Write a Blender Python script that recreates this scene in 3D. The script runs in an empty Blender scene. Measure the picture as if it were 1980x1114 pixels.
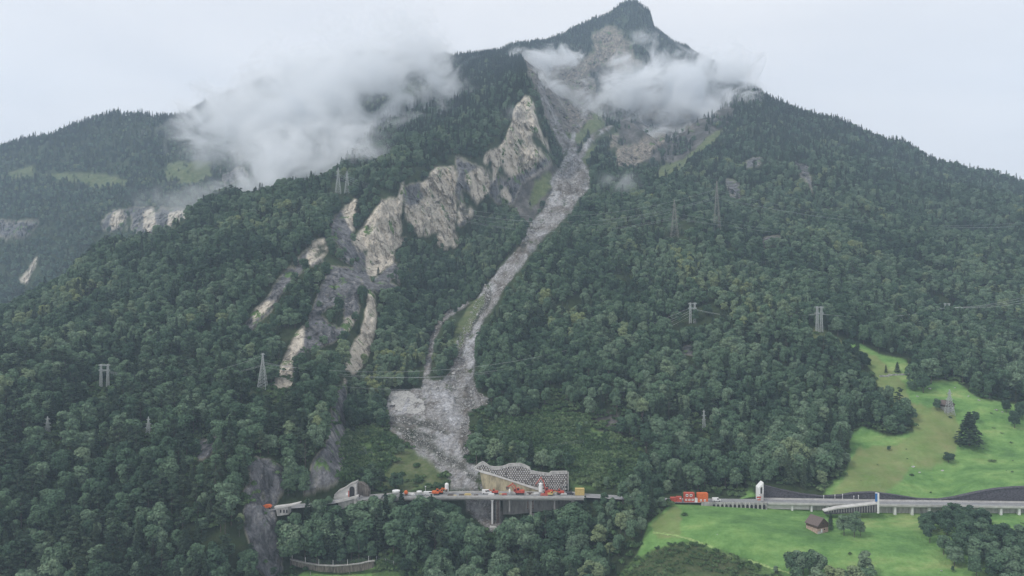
import bpy, math, random
import numpy as np
from mathutils import Vector, Matrix, Euler

# ------------------------------------------------------------------ camera, sky, sun, exposure
SC = bpy.context.scene
COL = SC.collection
F = 1500.0; CX = 990.0; CY = 557.0; CZ = 200.0      # focal length in photo pixels, picture centre, camera height
cam_d = bpy.data.cameras.new("camera"); cam_d.sensor_width = 36.0; cam_d.lens = 36.0*F/1980.0
cam_d.clip_start = 1.0; cam_d.clip_end = 60000.0
cam = bpy.data.objects.new("camera", cam_d); COL.objects.link(cam)
cam.location = (0, 0, CZ); cam.rotation_euler = (math.radians(90), 0, 0)
SC.camera = cam
SC.view_settings.view_transform = 'Standard'; SC.view_settings.look = 'None'
SC.view_settings.exposure = 0.47; SC.view_settings.gamma = 1.0
SC.cycles.volume_bounces = 8; SC.cycles.max_bounces = 12
SC.cycles.volume_step_rate = 0.5; SC.cycles.volume_max_steps = 128
SC.cycles.use_denoising = True

SUN_EL, SUN_AZ = math.radians(48), math.radians(245)
w = bpy.data.worlds.new("World"); SC.world = w; w.use_nodes = True
nt = w.node_tree; nt.nodes.clear()
def N(nt, t, **kw):
    n = nt.nodes.new(t)
    for k, v in kw.items():
        if k == 'inp':
            for a, b in v.items(): n.inputs[a].default_value = b
        else: setattr(n, k, v)
    return n
def LK(nt, a, b): nt.links.new(a, b)
sky = N(nt, 'ShaderNodeTexSky', sky_type='NISHITA', sun_disc=False)
sky.sun_elevation = SUN_EL; sky.sun_rotation = SUN_AZ; sky.air_density = 1.0; sky.dust_density = 3.0
tc = N(nt, 'ShaderNodeTexCoord')
mp = N(nt, 'ShaderNodeMapping'); mp.inputs['Scale'].default_value = (1.6, 1.6, 5.5); mp.inputs['Rotation'].default_value = (0, 0.25, 0)
nz = N(nt, 'ShaderNodeTexNoise', inp={'Scale': 1.6, 'Detail': 6.0, 'Roughness': 0.5, 'Distortion': 0.4})
rp = N(nt, 'ShaderNodeValToRGB')
rp.color_ramp.elements[0].position = 0.30; rp.color_ramp.elements[0].color = (6.25, 6.3, 6.6, 1)
rp.color_ramp.elements[1].position = 0.72; rp.color_ramp.elements[1].color = (7.5, 7.4, 7.5, 1)
mx = N(nt, 'ShaderNodeMixRGB', inp={'Fac': 0.97})
bg = N(nt, 'ShaderNodeBackground', inp={'Strength': 0.1})
wo = N(nt, 'ShaderNodeOutputWorld')
LK(nt, tc.outputs['Generated'], mp.inputs['Vector']); LK(nt, mp.outputs[0], nz.inputs['Vector'])
LK(nt, nz.outputs['Fac'], rp.inputs['Fac']); LK(nt, sky.outputs[0], mx.inputs[1]); LK(nt, rp.outputs[0], mx.inputs[2])
LK(nt, mx.outputs[0], bg.inputs['Color']); LK(nt, bg.outputs[0], wo.inputs['Surface'])
sd = bpy.data.lights.new("sun", 'SUN'); sd.energy = 1.5; sd.angle = math.radians(12); sd.color = (1.0, 0.97, 0.92)
so = bpy.data.objects.new("sun", sd); COL.objects.link(so)
# sky: rotation measured from +Y towards +X; the lamp shines along its local -Z
sdir = Vector((math.sin(SUN_AZ)*math.cos(SUN_EL), math.cos(SUN_AZ)*math.cos(SUN_EL), math.sin(SUN_EL)))
so.rotation_euler = (-sdir).to_track_quat('-Z', 'Y').to_euler()

rng = np.random.default_rng(7); random.seed(7)

# ------------------------------------------------------------------ tagging helpers
def tag(o, label=None, cat=None, group=None, kind=None):
    if label: o['label'] = label
    if cat: o['category'] = cat
    if group: o['group'] = group
    if kind: o['kind'] = kind
    return o
def empty(name, loc, rz=0.0, label=None, cat=None, group=None):
    o = bpy.data.objects.new(name, None); COL.objects.link(o)
    o.location = loc; o.rotation_euler = (0, 0, rz); o.empty_display_size = 0.5
    return tag(o, label, cat, group)
def mesh_obj(name, verts, faces, mat=None, parent=None, smooth=False, mats=None, mi=None):
    me = bpy.data.meshes.new(name); me.from_pydata([tuple(v) for v in verts], [], [tuple(f) for f in faces])
    if mats:
        for m in mats: me.materials.append(m)
        if mi is not None: me.polygons.foreach_set('material_index', mi)
    elif mat: me.materials.append(mat)
    if smooth: me.polygons.foreach_set('use_smooth', [True]*len(me.polygons))
    me.update()
    o = bpy.data.objects.new(name, me); COL.objects.link(o)
    if parent: o.parent = parent
    return o
class MB:
    """collects shapes that become ONE mesh object"""
    def __init__(s): s.v = []; s.f = []
    def box(s, x0, x1, y0, y1, z0, z1, M=None):
        pts = [Vector(p) for p in ((x0,y0,z0),(x1,y0,z0),(x1,y1,z0),(x0,y1,z0),(x0,y0,z1),(x1,y0,z1),(x1,y1,z1),(x0,y1,z1))]
        if M is not None: pts = [M @ p for p in pts]
        b = len(s.v); s.v += pts
        s.f += [(b,b+3,b+2,b+1),(b+4,b+5,b+6,b+7),(b,b+1,b+5,b+4),(b+1,b+2,b+6,b+5),(b+2,b+3,b+7,b+6),(b+3,b,b+4,b+7)]
        return s
    def bar(s, a, b, r0, r1=None, n=6, cap=True):
        a = Vector(a); b = Vector(b); r1 = r0 if r1 is None else r1
        d = (b-a)
        if d.length < 1e-6: return s
        d.normalize(); u = d.orthogonal().normalized(); v = d.cross(u); k = len(s.v)
        for c, r in ((a, r0), (b, r1)):
            for i in range(n):
                t = 2*math.pi*i/n; s.v.append(c + (u*math.cos(t)+v*math.sin(t))*r)
        for i in range(n): s.f.append((k+i, k+(i+1)%n, k+n+(i+1)%n, k+n+i))
        if cap: s.f.append(tuple(k+n-1-i for i in range(n))); s.f.append(tuple(k+n+i for i in range(n)))
        return s
    def tube(s, pts, r, n=4):
        for a, b in zip(pts[:-1], pts[1:]): s.bar(a, b, r, r, n, cap=False)
        return s
    def lathe(s, prof, cx=0, cy=0, n=14):
        k = len(s.v)
        for (r, z) in prof:
            for i in range(n):
                t = 2*math.pi*i/n; s.v.append(Vector((cx+r*math.cos(t), cy+r*math.sin(t), z)))
        for j in range(len(prof)-1):
            for i in range(n): s.f.append((k+j*n+i, k+j*n+(i+1)%n, k+(j+1)*n+(i+1)%n, k+(j+1)*n+i))
        s.f.append(tuple(k+n-1-i for i in range(n))); s.f.append(tuple(k+(len(prof)-1)*n+i for i in range(n)))
        return s
    def prism(s, poly, y0, y1):
        """polygon in x,z extruded along y"""
        k = len(s.v); n = len(poly)
        for y in (y0, y1):
            for (x, z) in poly: s.v.append(Vector((x, y, z)))
        s.f.append(tuple(k+i for i in range(n))); s.f.append(tuple(k+2*n-1-i for i in range(n)))
        for i in range(n): s.f.append((k+i, k+n+i, k+n+(i+1)%n, k+(i+1)%n))
        return s
    def poly(s, pts):
        k = len(s.v); s.v += [Vector(p) for p in pts]; s.f.append(tuple(range(k, k+len(pts)))); return s
    def build(s, name, mat, parent=None, smooth=False):
        return mesh_obj(name, s.v, s.f, mat, parent, smooth)

# ------------------------------------------------------------------ numpy noise
def _hash(ix, iy, iz, seed):
    h = (ix.astype(np.int64)*374761393 + iy.astype(np.int64)*668265263 + iz.astype(np.int64)*2147483647 + seed*144665) & 0xffffffff
    h = ((h ^ (h >> 13))*1274126177) & 0xffffffff
    return ((h ^ (h >> 16)) & 0xffff).astype(np.float32)/65535.0
def vnoise(x, y, z=None, seed=0):
    if z is None: z = np.zeros_like(x)
    x0 = np.floor(x); y0 = np.floor(y); z0 = np.floor(z)
    fx = (x-x0).astype(np.float32); fy = (y-y0).astype(np.float32); fz = (z-z0).astype(np.float32)
    fx = fx*fx*(3-2*fx); fy = fy*fy*(3-2*fy); fz = fz*fz*(3-2*fz); r = 0
    for a in (0, 1):
        for b in (0, 1):
            for c in (0, 1):
                r = r + _hash(x0+a, y0+b, z0+c, seed)*(fx if a else 1-fx)*(fy if b else 1-fy)*(fz if c else 1-fz)
    return r*2-1
def fbm(x, y, z=None, oct=5, seed=0, gain=0.5, ridged=False):
    r = 0; a = 1.0; tot = 0
    for o in range(oct):
        zz = None if z is None else z*(2.03**o)+o*3.7
        n = vnoise(x*(2.03**o)+o*17.3, y*(2.03**o)-o*9.1, zz, seed+o)
        if ridged: n = 1-2*np.abs(n)
        r = r+a*n; tot += a; a *= gain
    return r/tot

# ------------------------------------------------------------------ the terrain: lines of relief from near to far, (column, row, distance)
def Z(px, z, Y): return (px, CY+(CZ-z)*F/Y, Y)
ROADX = [-400, 400, 520, 600, 660, 760, 900, 1120, 1300, 1480, 1700, 1980, 2400]
ROADY = [450, 456, 464, 472, 482, 492, 496, 494, 482, 480, 476, 472, 468]
def YR(px): return float(np.interp(px, ROADX, ROADY))
ZR = 68.0
L = []
L.append([(-400,1560,280),(2400,1560,280)])
L.append([(-400,1120,390),(200,1120,405),(450,1122,422),(560,1119,446),(640,1118,448),(700,1115,449),(760,1112,448),(850,1122,452),(1150,1122,440),(1250,1110,425),(1600,1116,405),(2400,1124,395)])
L.append([(-400,1040,420),(200,1030,438),(470,1040,436),(530,1050,455),(620,1075,463),(760,1060,470),(955,1060,476),(1100,1050,468),(1250,1040,452),(1400,1030,441),(1600,1040,438),(1980,1040,436),(2400,1040,430)])
L.append([(-400,975,448),(200,972,460),(430,975,452),(500,960,458),Z(520,64,461),Z(600,62,469),Z(700,57,483),Z(760,52,486),Z(955,48,489),Z(1100,52,486),Z(1180,62,480),Z(1250,66.5,473),Z(1300,67,474),Z(1360,65.7,474),Z(1475,64.4,473),Z(1490,64.3,475.8),Z(1560,63.6,475.4),Z(1700,62.4,472.8),Z(1800,62.4,471.6),Z(1980,63.5,469),Z(2400,63.5,464)])
L.append([(-400,940,462),(200,935,474),(430,930,462),Z(500,68,466)]+[Z(p,67.6,YR(p)+2) for p in (520,600,680)]+[Z(740,60,494),Z(800,54,500),Z(955,52,500),Z(1080,56,498),Z(1140,67.0,494),Z(1250,67.4,486)]+[Z(p,67.6,YR(p)+1) for p in (1300,1480,1700,1980,2400)])
L.append([(-400,930,468),(200,925,478),(430,915,466),Z(480,78,470)]+[Z(p,67.6,YR(p)+8) for p in (520,600,680)]+[Z(760,67.6,502),Z(955,67.6,506),Z(1100,67.6,504)]+[Z(p,67.6,YR(p)+8) for p in (1140,1250,1300,1480,1700,1980,2400)])
L.append([(-400,900,484),(200,900,492),(430,880,480),(500,900,478),(560,935,488),(620,920,490),(655,925,497),(700,945,508),(800,938,516),(880,930,520),(925,897,524),(1000,902,518),(1040,909,517),(1098,911,514),(1180,935,512),(1300,958,496),(1440,962,494),(1478,938,490.5),(1520,948,490),(1600,961,488.5),(1660,954,488),(1700,953,487),(1760,963,487),(1830,968,486),(1900,955,483.5),(1980,943,482),(2400,935,478)])
L.append([(-400,850,510),(0,850,515),(200,845,518),(430,850,505),(500,870,492),(560,880,505),(640,860,512),(665,900,540),(760,868,560),(850,860,565),(900,855,570),(1000,860,562),(1100,870,558),(1300,880,555),(1500,880,545),(1640,890,532),(1800,890,530),(2400,900,520)])
L.append([(-400,770,560),(0,765,575),(200,748,600),(380,740,600),(508,754,598),(600,765,590),(648,775,588),(668,800,620),(740,770,645),(830,752,662),(920,752,668),(1000,760,650),(1150,750,640),(1400,750,635),(1650,750,620),(1800,752,608),(1950,780,592),(2400,790,580)])
L.append([(-400,720,640),(0,700,680),(200,650,700),(400,650,690),(500,690,650),(560,700,640),(640,700,650),(680,700,680),(730,680,720),(830,660,775),(900,650,785),(1000,650,735),(1200,645,722),(1400,640,715),(1583,642,690),(1700,660,690),(1800,660,712),(1980,660,730),(2400,660,730)])
L.append([(-400,760,850),(0,650,800),(100,588,850),(180,560,830),(330,560,790),(480,560,750),(600,560,740),(700,560,770),(740,560,800),(850,570,900),(940,570,880),(1000,550,830),(1200,540,840),(1400,540,850),(1600,540,860),(1800,550,900),(2400,560,900)])
L.append([(-400,800,1000),(0,690,1000),(100,600,980),(180,528,940),(330,460,960),(450,430,950),(560,440,920),(640,450,890),(690,500,880),(720,532,890),(780,495,960),(880,490,1010),(930,440,1080),(990,400,1160),(1040,400,1160),(1100,400,1120),(1200,430,1050),(1400,440,1050),(1600,440,1080),(1800,440,1130),(1980,440,1150),(2400,480,1150)])
L.append([(-400,800,1200),(0,700,1200),(100,620,1150),(180,550,1100),(330,448,1050),(450,386,1080),(560,379,1070),(655,371,1030),(690,392,985),(735,385,975),(780,345,1010),(836,312,1065),(880,318,1090),(915,325,1100),(960,278,1170),(995,205,1270),(1030,165,1310),(1048,240,1290),(1062,300,1300),(1075,350,1300),(1100,345,1300),(1150,350,1280),(1270,352,1280),(1400,350,1290),(1600,350,1330),(1800,380,1350),(1980,410,1340),(2400,500,1300)])
L.append([(-400,640,1500),(0,620,1450),(100,600,1450),(180,580,1450),(330,480,1400),(450,420,1400),(560,390,1350),(655,345,1250),(750,290,1300),(880,240,1400),(960,200,1450),(1000,160,1480),(1025,150,1520),(1048,230,1600),(1075,285,1620),(1120,290,1640),(1180,310,1560),(1265,338,1480),(1350,290,1530),(1450,270,1600),(1600,300,1600),(1800,350,1580),(1950,395,1520),(2400,500,1450)])
L.append([(-400,470,1750),(0,440,1750),(180,430,1750),(330,410,1750),(450,350,1750),(560,290,1750),(650,250,1700),(750,210,1700),(880,175,1750),(960,150,1780),(1000,130,1800),(1030,140,1850),(1060,210,1950),(1120,235,1950),(1200,250,1900),(1300,290,1800),(1345,268,1780),(1400,225,1800),(1450,200,1830),(1600,255,1780),(1800,330,1720),(1980,385,1650),(2400,500,1600)])
L.append([(-400,400,2000),(0,335,2000),(180,330,2000),(330,300,2000),(450,270,2100),(560,210,2150),(650,170,2150),(750,150,2100),(880,135,2100),(960,128,2100),(1005,118,2100),(1060,160,2250),(1150,180,2300),(1250,200,2250),(1330,230,2100),(1400,200,1980),(1450,179,1930),(1500,205,1900),(1600,244,1880),(1700,283,1850),(1800,321,1820),(1980,374,1760),(2400,500,1700)])
L.append([(-400,362,2200),(0,293,2200),(60,272,2200),(120,256,2200),(180,238,2200),(230,230,2200),(320,230,2250),(360,224,2300),(400,204,2400),(500,166,2500),(600,132,2550),(700,116,2550),(800,119,2500),(880,122,2450),(950,117,2500),(1000,102,2600),(1060,88,2700),(1090,77,2750),(1120,62,2800),(1150,44,2850),(1165,42,2880),(1180,36,2900),(1192,24,2900),(1204,18,2900),(1216,15,2900),(1230,15,2900),(1242,24,2900),(1254,32,2900),(1260,42,2880),(1263,66,2880),(1285,80,2850),(1300,92,2850),(1325,101,2800),(1400,150,2700),(1450,210,2600),(1600,300,2400),(1980,430,2200),(2400,560,2200)])
L.append([(-400,480,2600),(600,300,3000),(1000,250,3100),(1215,150,3200),(1325,240,3200),(1600,400,2900),(2400,620,2700)])
L.append([(-400,640,4500),(2400,640,4500)])
PX0, PX1, DPX = -400.0, 2400.0, 2.0
pxs = np.arange(PX0, PX1+1e-6, DPX); NC = len(pxs)
def gsm(a, s):
    k = int(3*s)+1; g = np.exp(-0.5*(np.arange(-k, k+1)/s)**2); g /= g.sum()
    return np.convolve(np.pad(a, k, mode='edge'), g, 'valid')
LP = []; LY = []
for i, ln in enumerate(L):
    a = np.array(ln, float); s = 1.0 if 15 < i < 17 else 4.0 if i == 15 else (5.0 if i in (4,5,6) else 8.0)
    lz = CZ-(a[:,1]-CY)*a[:,2]/F
    y = gsm(np.interp(pxs, a[:,0], a[:,2]), s)
    zz = gsm(np.interp(pxs, a[:,0], a[:,1]), s)
    if i in (4, 5): zz = CY+(CZ-gsm(np.interp(pxs, a[:,0], lz), s))*F/y
    LY.append(y); LP.append(CZ-(zz-CY)*y/F)            # distance, height
LY = np.array(LY); LP = np.array(LP)
for i in range(1, len(L)): LY[i] = np.maximum(LY[i], LY[i-1]+1.2)
SUB = [10,30,34,26,10,10,16,50,56,56,56,60,60,60,56,56,50,20,6]
SUB = SUB[:len(L)-1]
# monotone cubic along the lines (height as a function of distance)
def pchip_slopes(h, d):
    m = np.zeros((len(h)+1,)+h.shape[1:])
    m[0] = d[0]; m[-1] = d[-1]
    w1 = 2*h[1:]+h[:-1]; w2 = h[1:]+2*h[:-1]
    ok = d[1:]*d[:-1] > 0
    with np.errstate(divide='ignore', invalid='ignore'):
        mm = (w1+w2)/(w1/d[:-1]+w2/d[1:])
    m[1:-1] = np.where(ok, mm, 0); return m
h = np.diff(LY, axis=0); d = np.diff(LP, axis=0)/h; m = pchip_slopes(h, d)
rows_Y = []; rows_Z = []
for i in range(len(L)-1):
    for j in range(SUB[i]):
        t = j/SUB[i]
        t2, t3 = t*t, t*t*t
        rows_Y.append(LY[i]+h[i]*t)
        rows_Z.append((2*t3-3*t2+1)*LP[i]+(t3-2*t2+t)*h[i]*m[i]+(-2*t3+3*t2)*LP[i+1]+(t3-t2)*h[i]*m[i+1])
rows_Y.append(LY[-1]); rows_Z.append(LP[-1])
GY = np.array(rows_Y); GZ = np.array(rows_Z); NR = len(GY)
GPX = np.tile(pxs, (NR, 1)); GX = (GPX-CX)/F*GY
# relief noise: ribs and gullies that run down the slope, kept off the road bench
bench = np.exp(-((GY-np.interp(GPX, ROADX, ROADY)-2)/22.0)**2)
amp = np.clip((GY-430)/500, 0.08, 1)*(1-bench)
far = np.clip((3000-GY)/600, 0, 1)
meadow_side = np.clip((GPX-1560)/120, 0, 1)*np.clip((720-GY)/80, 0, 1)
nzv = 24*fbm(GX/170+4, GY/380, oct=3, seed=3, ridged=True)+9*fbm(GX/50, GY/80, oct=4, seed=9)
basin = np.clip((GY-1500)/250, 0, 1)*np.clip((GPX-1000)/40, 0, 1)*np.clip((1430-GPX)/60, 0, 1)
nzv = nzv+basin*34*fbm(GX/70+GY/400, GY/700, oct=4, seed=63, ridged=True)
GZ = GZ+nzv*amp*(0.35+0.65*far)*(1-0.8*meadow_side)*np.clip((2600-GY)/500, 0.25, 1)
skyl = np.abs(GY-2200)*0
def row_of(Zv, Yv): return CY+(CZ-Zv)*F/Yv
GPY = row_of(GZ, GY)

def inpoly(x, y, poly):
    r = np.zeros(x.shape, bool); n = len(poly)
    xs = [p[0] for p in poly]; ys = [p[1] for p in poly]
    bb = (x >= min(xs)) & (x <= max(xs)) & (y >= min(ys)) & (y <= max(ys))
    xi = x[bb]; yi = y[bb]; rr = np.zeros(xi.shape, bool)
    for i in range(n):
        x1, y1 = poly[i]; x2, y2 = poly[(i+1) % n]
        if y1 == y2: continue
        c = ((y1 > yi) != (y2 > yi)) & (xi < (x2-x1)*(yi-y1)/(y2-y1)+x1)
        rr ^= c
    r[bb] = rr; return r

# regions of the ground, outlined where they lie: (polygon, nearest, farthest)
REG = {
 'pale_rock': [
  ([(218,412),(240,404),(244,430),(228,446),(212,440)],1200,2600),
  ([(276,408),(300,404),(305,436),(290,450),(280,440)],1200,2600),
  ([(325,410),(360,408),(362,428),(336,448),(322,440)],1200,2600),
  ([(1011.1, 187.5), (1025.2, 189.3), (1035.7, 205.0), (1042.7, 240.0), (1056.7, 268.0), (1060.2, 285.5), (1046.2, 310.1), (1025.2, 324.1), (1007.6, 334.6), (993.6, 341.6), (976.1, 324.1), (965.6, 317.1), (955.1, 352.1), (948.1, 355.6), (944.6, 338.1), (930.6, 324.1), (937.6, 292.5), (962.1, 282.0), (976.1, 268.0), (986.6, 240.0), (991.9, 205.0)],850,1500),
  ([(895.6, 338.1), (916.6, 327.6), (934.1, 324.1), (941.1, 345.1), (948.1, 366.1), (948.1, 380.1), (927.1, 394.1), (913.1, 429.1), (885.1, 432.6), (886.8, 411.6), (899.1, 387.1), (909.6, 366.1), (895.6, 348.6)],850,1500),
  ([(970.9, 362.6), (986.6, 359.1), (990.1, 380.1), (986.6, 394.1), (970.9, 383.6)],850,1500),
  ([(839.6, 320.6), (874.6, 320.6), (881.6, 366.1), (886.8, 394.1), (881.6, 436.1), (890.4, 471.1), (881.6, 481.6), (857.1, 488.6), (843.1, 467.6), (850.1, 450.1), (832.6, 457.1), (808.1, 458.9), (794.1, 439.6), (780.1, 415.1), (780.1, 397.6), (808.1, 394.1), (822.1, 380.1), (808.1, 352.1), (829.1, 345.1)],850,1500),
  ([(734.5, 383.6), (755.5, 383.6), (774.8, 387.1), (774.8, 436.1), (771.3, 460.6), (783.6, 464.1), (762.5, 485.1), (759.0, 506.1), (741.5, 520.1), (713.5, 541.1), (701.3, 513.1), (706.5, 485.1), (685.5, 485.1), (683.8, 464.1), (703.0, 436.1), (720.5, 411.6)],850,1500),
  ([(768.9, 352.1), (776.6, 352.1), (775.9, 388.8), (766.8, 388.8)],850,1500),
  ([(676.8, 387.1), (691.8, 383.6), (691.8, 415.1), (684.8, 446.6), (678.5, 439.6), (664.5, 411.6)],850,1500),
  ([(609, 463), (630, 455), (635, 479), (622, 500), (596, 516), (591, 510), (596, 484)],600,1200),
  ([(492, 599), (518, 583), (534, 583), (502, 614), (487, 630)],500,1000),
  ([(664, 614), (690, 599), (680, 630), (661, 651)],500,1000),
  ([(591, 630), (588, 672), (567, 692), (566, 745), (547, 752), (523, 747), (537, 713), (556, 672), (570, 651)],500,1000),
  ([(709, 560), (724, 570), (725, 640), (717, 672), (702, 713), (676, 735), (661, 747), (667, 690), (685, 656), (700, 625)],500,1000),
  ([(40,545),(72,495),(78,500),(52,550)],1000,2600),
  ([(1195,290),(1235,270),(1285,255),(1290,275),(1262,300),(1215,325),(1185,325)],1300,2400),
  ([(1180,262),(1200,258),(1196,285),(1180,290)],1300,2400),
  ([(1146,60),(1178,50),(1200,62),(1222,85),(1232,108),(1238,128),(1200,138),(1160,128),(1124,138),(1118,122),(1150,100)],2100,3000),
 ],
 'dark_rock': [
  ([(425,335),(470,325),(480,345),(440,362)],1200,2600),
  ([(0,428),(40,425),(75,432),(60,452),(20,462),(-60,470),(-60,430)],1200,2600),
  ([(215,408),(260,398),(310,402),(362,405),(366,425),(335,450),(290,456),(250,447),(200,448),(196,430)],1200,2600),
  ([(1466,462),(1506,460),(1500,478),(1470,482)],800,1300),
  ([(1440,310),(1470,305),(1465,325),(1436,328)],1200,1900),
  ([(1535,305),(1560,310),(1575,370),(1560,350),(1545,330)],1200,1900),
  ([(1318,670),(1350,668),(1348,690),(1316,688)],600,800),
  ([(1400,345),(1425,350),(1430,380),(1410,385)],1100,1700),
  ([(638,515),(685,515),(695,552),(692,599),(671,640),(648,656),(586,687),(575,700),(570,690),(591,640),(612,578),(627,536)],500,1100),
  ([(596,479),(625,505),(591,520),(565,552),(534,592),(502,624),(479,651),(474,635),(492,599),(518,578),(544,541),(575,500)],500,1100),
  ([(771,366),(808,350),(826,380),(808,398),(780,400)],850,1500),
  ([(684,464),(705,500),(716,545),(760,506),(770,520),(772,560),(740,570),(720,560),(712,580),(700,560),(685,520),(678,490)],700,1200),
  ([(640,425),(672,400),(684,440),(680,470),(700,520),(680,515),(655,500),(640,470)],700,1200),
  ([(655,745),(676,733),(666,791),(664,800),(670,849),(664,927),(652,937),(589,957),(587,940),(608,885),(632,852),(641,817),(641,791)],460,760),
  ([(880,300),(925,325),(990,345),(1000,330),(1062,300),(1066,320),(1010,350),(990,400),(965,395),(940,372),(900,440),(886,440),(892,400),(880,370)],900,1500),
  ([(475,900),(500,880),(545,900),(552,940),(530,975),(540,1040),(545,1100),(525,1130),(490,1100),(470,1000)],400,520),
  ([(380,850),(420,848),(415,880),(385,890)],480,560),
  ([(1010,110),(1120,110),(1150,150),(1150,215),(1120,260),(1060,260),(1040,200)],1500,2900),
  ([(1240,160),(1330,170),(1340,260),(1290,250),(1230,230)],1600,2900),
 ],
 'debris': [
  ([(1096,300),(1104,268),(1114,235),(1120,237),(1113,270),(1116,298),(1124,312),(1136,335),(1142,352),(1122,380),(1104,405),(1072,442),(1042,472),(1016,505),(984,545),(958,590),(936,620),(928,650),(918,700),(914,735),(924,760),(944,772),(942,785),(902,797),(908,830),(912,850),(906,890),(925,905),(940,930),(952,945),(950,962),(872,962),(868,930),(842,907),(812,880),(780,850),(756,834),(750,812),(746,790),(752,768),(764,756),(782,757),(798,748),(813,750),(820,730),(836,738),(852,741),(868,722),(880,690),(884,660),(893,640),(910,612),(918,590),(934,560),(950,540),(984,500),(1005,470),(1022,440),(1052,405),(1058,385),(1070,360),(1084,340),(1088,315)],505,1700),
  ([(1100,272),(1080,240),(1062,200),(1050,160),(1040,158),(1050,205),(1066,248),(1090,300)],1400,2800),
  ([(1112,245),(1132,205),(1124,150),(1132,148),(1142,200),(1122,248)],1400,2800),
  ([(1118,300),(1150,262),(1185,240),(1186,246),(1154,272),(1128,310)],1300,2600),
  ([(1060,350),(1086,318),(1096,300),(1120,300),(1146,340),(1140,372),(1110,400),(1080,400)],1150,1700),
  ([(905,585),(908,592),(868,612),(852,628),(840,655),(832,690),(828,745),(815,745),(822,690),(832,645),(845,622),(868,600)],600,900),
  ([(895,955),(965,955),(972,1000),(968,1030),(945,1026),(925,1005),(900,985)],440,530),
 ],
 'mud': [
  ([(752,802),(800,806),(850,824),(875,842),(850,838),(800,820),(752,816)],500,700),
  ([(786,840),(830,858),(880,891),(932,926),(922,932),(860,897),(810,864)],500,700),
  ([(895,858),(911,852),(907,893),(892,886)],500,700),([(880,770),(915,774),(912,790),(882,782)],500,760),
  ([(760,822),(800,830),(850,850),(830,852),(780,838)],500,700),
  ([(918,590),(945,560),(940,600),(905,650),(890,700),(884,690),(893,640)],600,900),([(1000,480),(1040,440),(1030,450),(1012,482)],800,1200),
 ],
 'scree': [
  ([(1010,110),(1130,100),(1200,140),(1200,210),(1170,250),(1130,290),(1080,300),(1060,270),(1045,215)],1500,2900),
  ([(980,320),(1050,315),(1085,330),(1080,360),(1055,390),(1040,420),(1015,440),(995,420),(985,380)],1000,1500),
  ([(560,748),(660,748),(655,775),(600,775),(560,765)],500,700),
  ([(400,712),(500,705),(560,720),(560,735),(480,722),(380,725)],550,760),
  ([(1140,790),(1200,800),(1230,840),(1150,830)],520,700),
  ([(1330,330),(1200,300),(1200,200),(1400,180),(1440,190),(1400,250),(1350,300)],1500,2900),
 ],
 'grass': [
  ([(90,340),(170,330),(255,350),(240,362),(180,365),(150,352),(100,352)],1500,2600),
  ([(322,315),(410,312),(405,345),(360,358),(325,345)],1500,2600),
  ([(10,330),(60,322),(80,340),(20,345)],1500,2600),
  ([(1265,355),(1270,335),(1320,310),(1370,265),(1400,245),(1390,270),(1340,310),(1310,345),(1285,360)],1200,2300),
  ([(1125,330),(1120,300),(1135,280),(1165,285),(1150,320)],1200,1900),
  ([(1080,230),(1160,215),(1175,240),(1130,280),(1085,265)],1500,2400),
  ([(1030,350),(1062,335),(1070,350),(1045,385),(1028,410),(1020,390)],1000,1500),
  ([(765,868),(790,862),(830,890),(858,920),(862,945),(740,950),(750,920)],500,640),
  ([(1580,632),(1600,640),(1640,660),(1680,680),(1640,690),(1560,655)],600,800),
  ([(1800,595),(1850,600),(1855,612),(1800,612)],700,950),
  ([(1945,430),(2100,425),(2100,440),(1950,438)],1000,1500),
  ([(870,655),(900,600),(935,570),(930,600),(900,650),(880,700)],650,900),
 ],
 'meadow': [
  ([(1585,975),(1600,945),(1640,905),(1645,840),(1668,825),(1720,845),(1768,835),(1755,800),(1700,755),(1690,720),(1640,665),(1660,662),(1700,685),(1750,695),(1780,735),(1850,738),(1890,770),(1960,782),(2420,785),(2420,985),(1585,985)],478,760),
  ([(1210,1130),(1255,1012),(1300,972),(2420,985),(2420,1700),(1140,1700)],200,476),
  ([(550,1130),(600,1098),(640,1108),(720,1095),(760,1106),(830,1130),(830,1180),(550,1180)],380,470),
  ([(1430,965),(1445,945),(1465,960)],480,520),
 ],
 'scrub': [
  ([(655,850),(720,820),(770,850),(850,890),(870,925),(840,950),(690,950),(656,920)],490,640),
  ([(915,880),(950,820),(1100,800),(1180,830),(1240,870),(1260,905),(1240,945),(1110,945),(1098,905),(1000,900),(935,890)],500,680),
  ([(1180,1130),(1270,1045),(1330,1042),(1420,1075),(1520,1112),(1600,1300),(1100,1300)],280,440),
  ([(730,1070),(800,1095),(850,1120),(720,1120)],400,470),
 ],
 'dry': [
  ([(1080,0),(1400,0),(1400,330),(1000,330),(1000,100)],1500,3000),
  ([(1640,905),(1660,865),(1720,860),(1770,880),(1740,925),(1700,960),(1610,960)],470,700),
  ([(1690,755),(1700,700),(1750,740),(1760,780),(1840,790),(1860,830),(1850,890),(1780,905),(1720,870),(1765,835),(1755,800)],470,760),
  ([(1650,665),(1700,690),(1740,740),(1700,750),(1690,720)],470,760),
  ([(1262,1015),(1302,978),(1318,985),(1318,1040),(1275,1035)],300,476),
  ([(790,870),(830,890),(855,925),(790,945),(770,935)],500,640),
  ([(1200,1130),(1270,1055),(1330,1052),(1400,1075),(1490,1130)],280,440),
 ],
 'clear': [   # kept free of trees but not painted
  ([(650,920),(700,930),(700,1005),(650,1000)],470,500),
  ([(500,960),(580,965),(580,1000),(500,1000)],440,490),
  ([(1170,1130),(1255,1012),(1290,975),(1300,950),(2420,950),(2420,1700),(1140,1700)],200,500),
 ],
}
warpx = None
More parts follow.
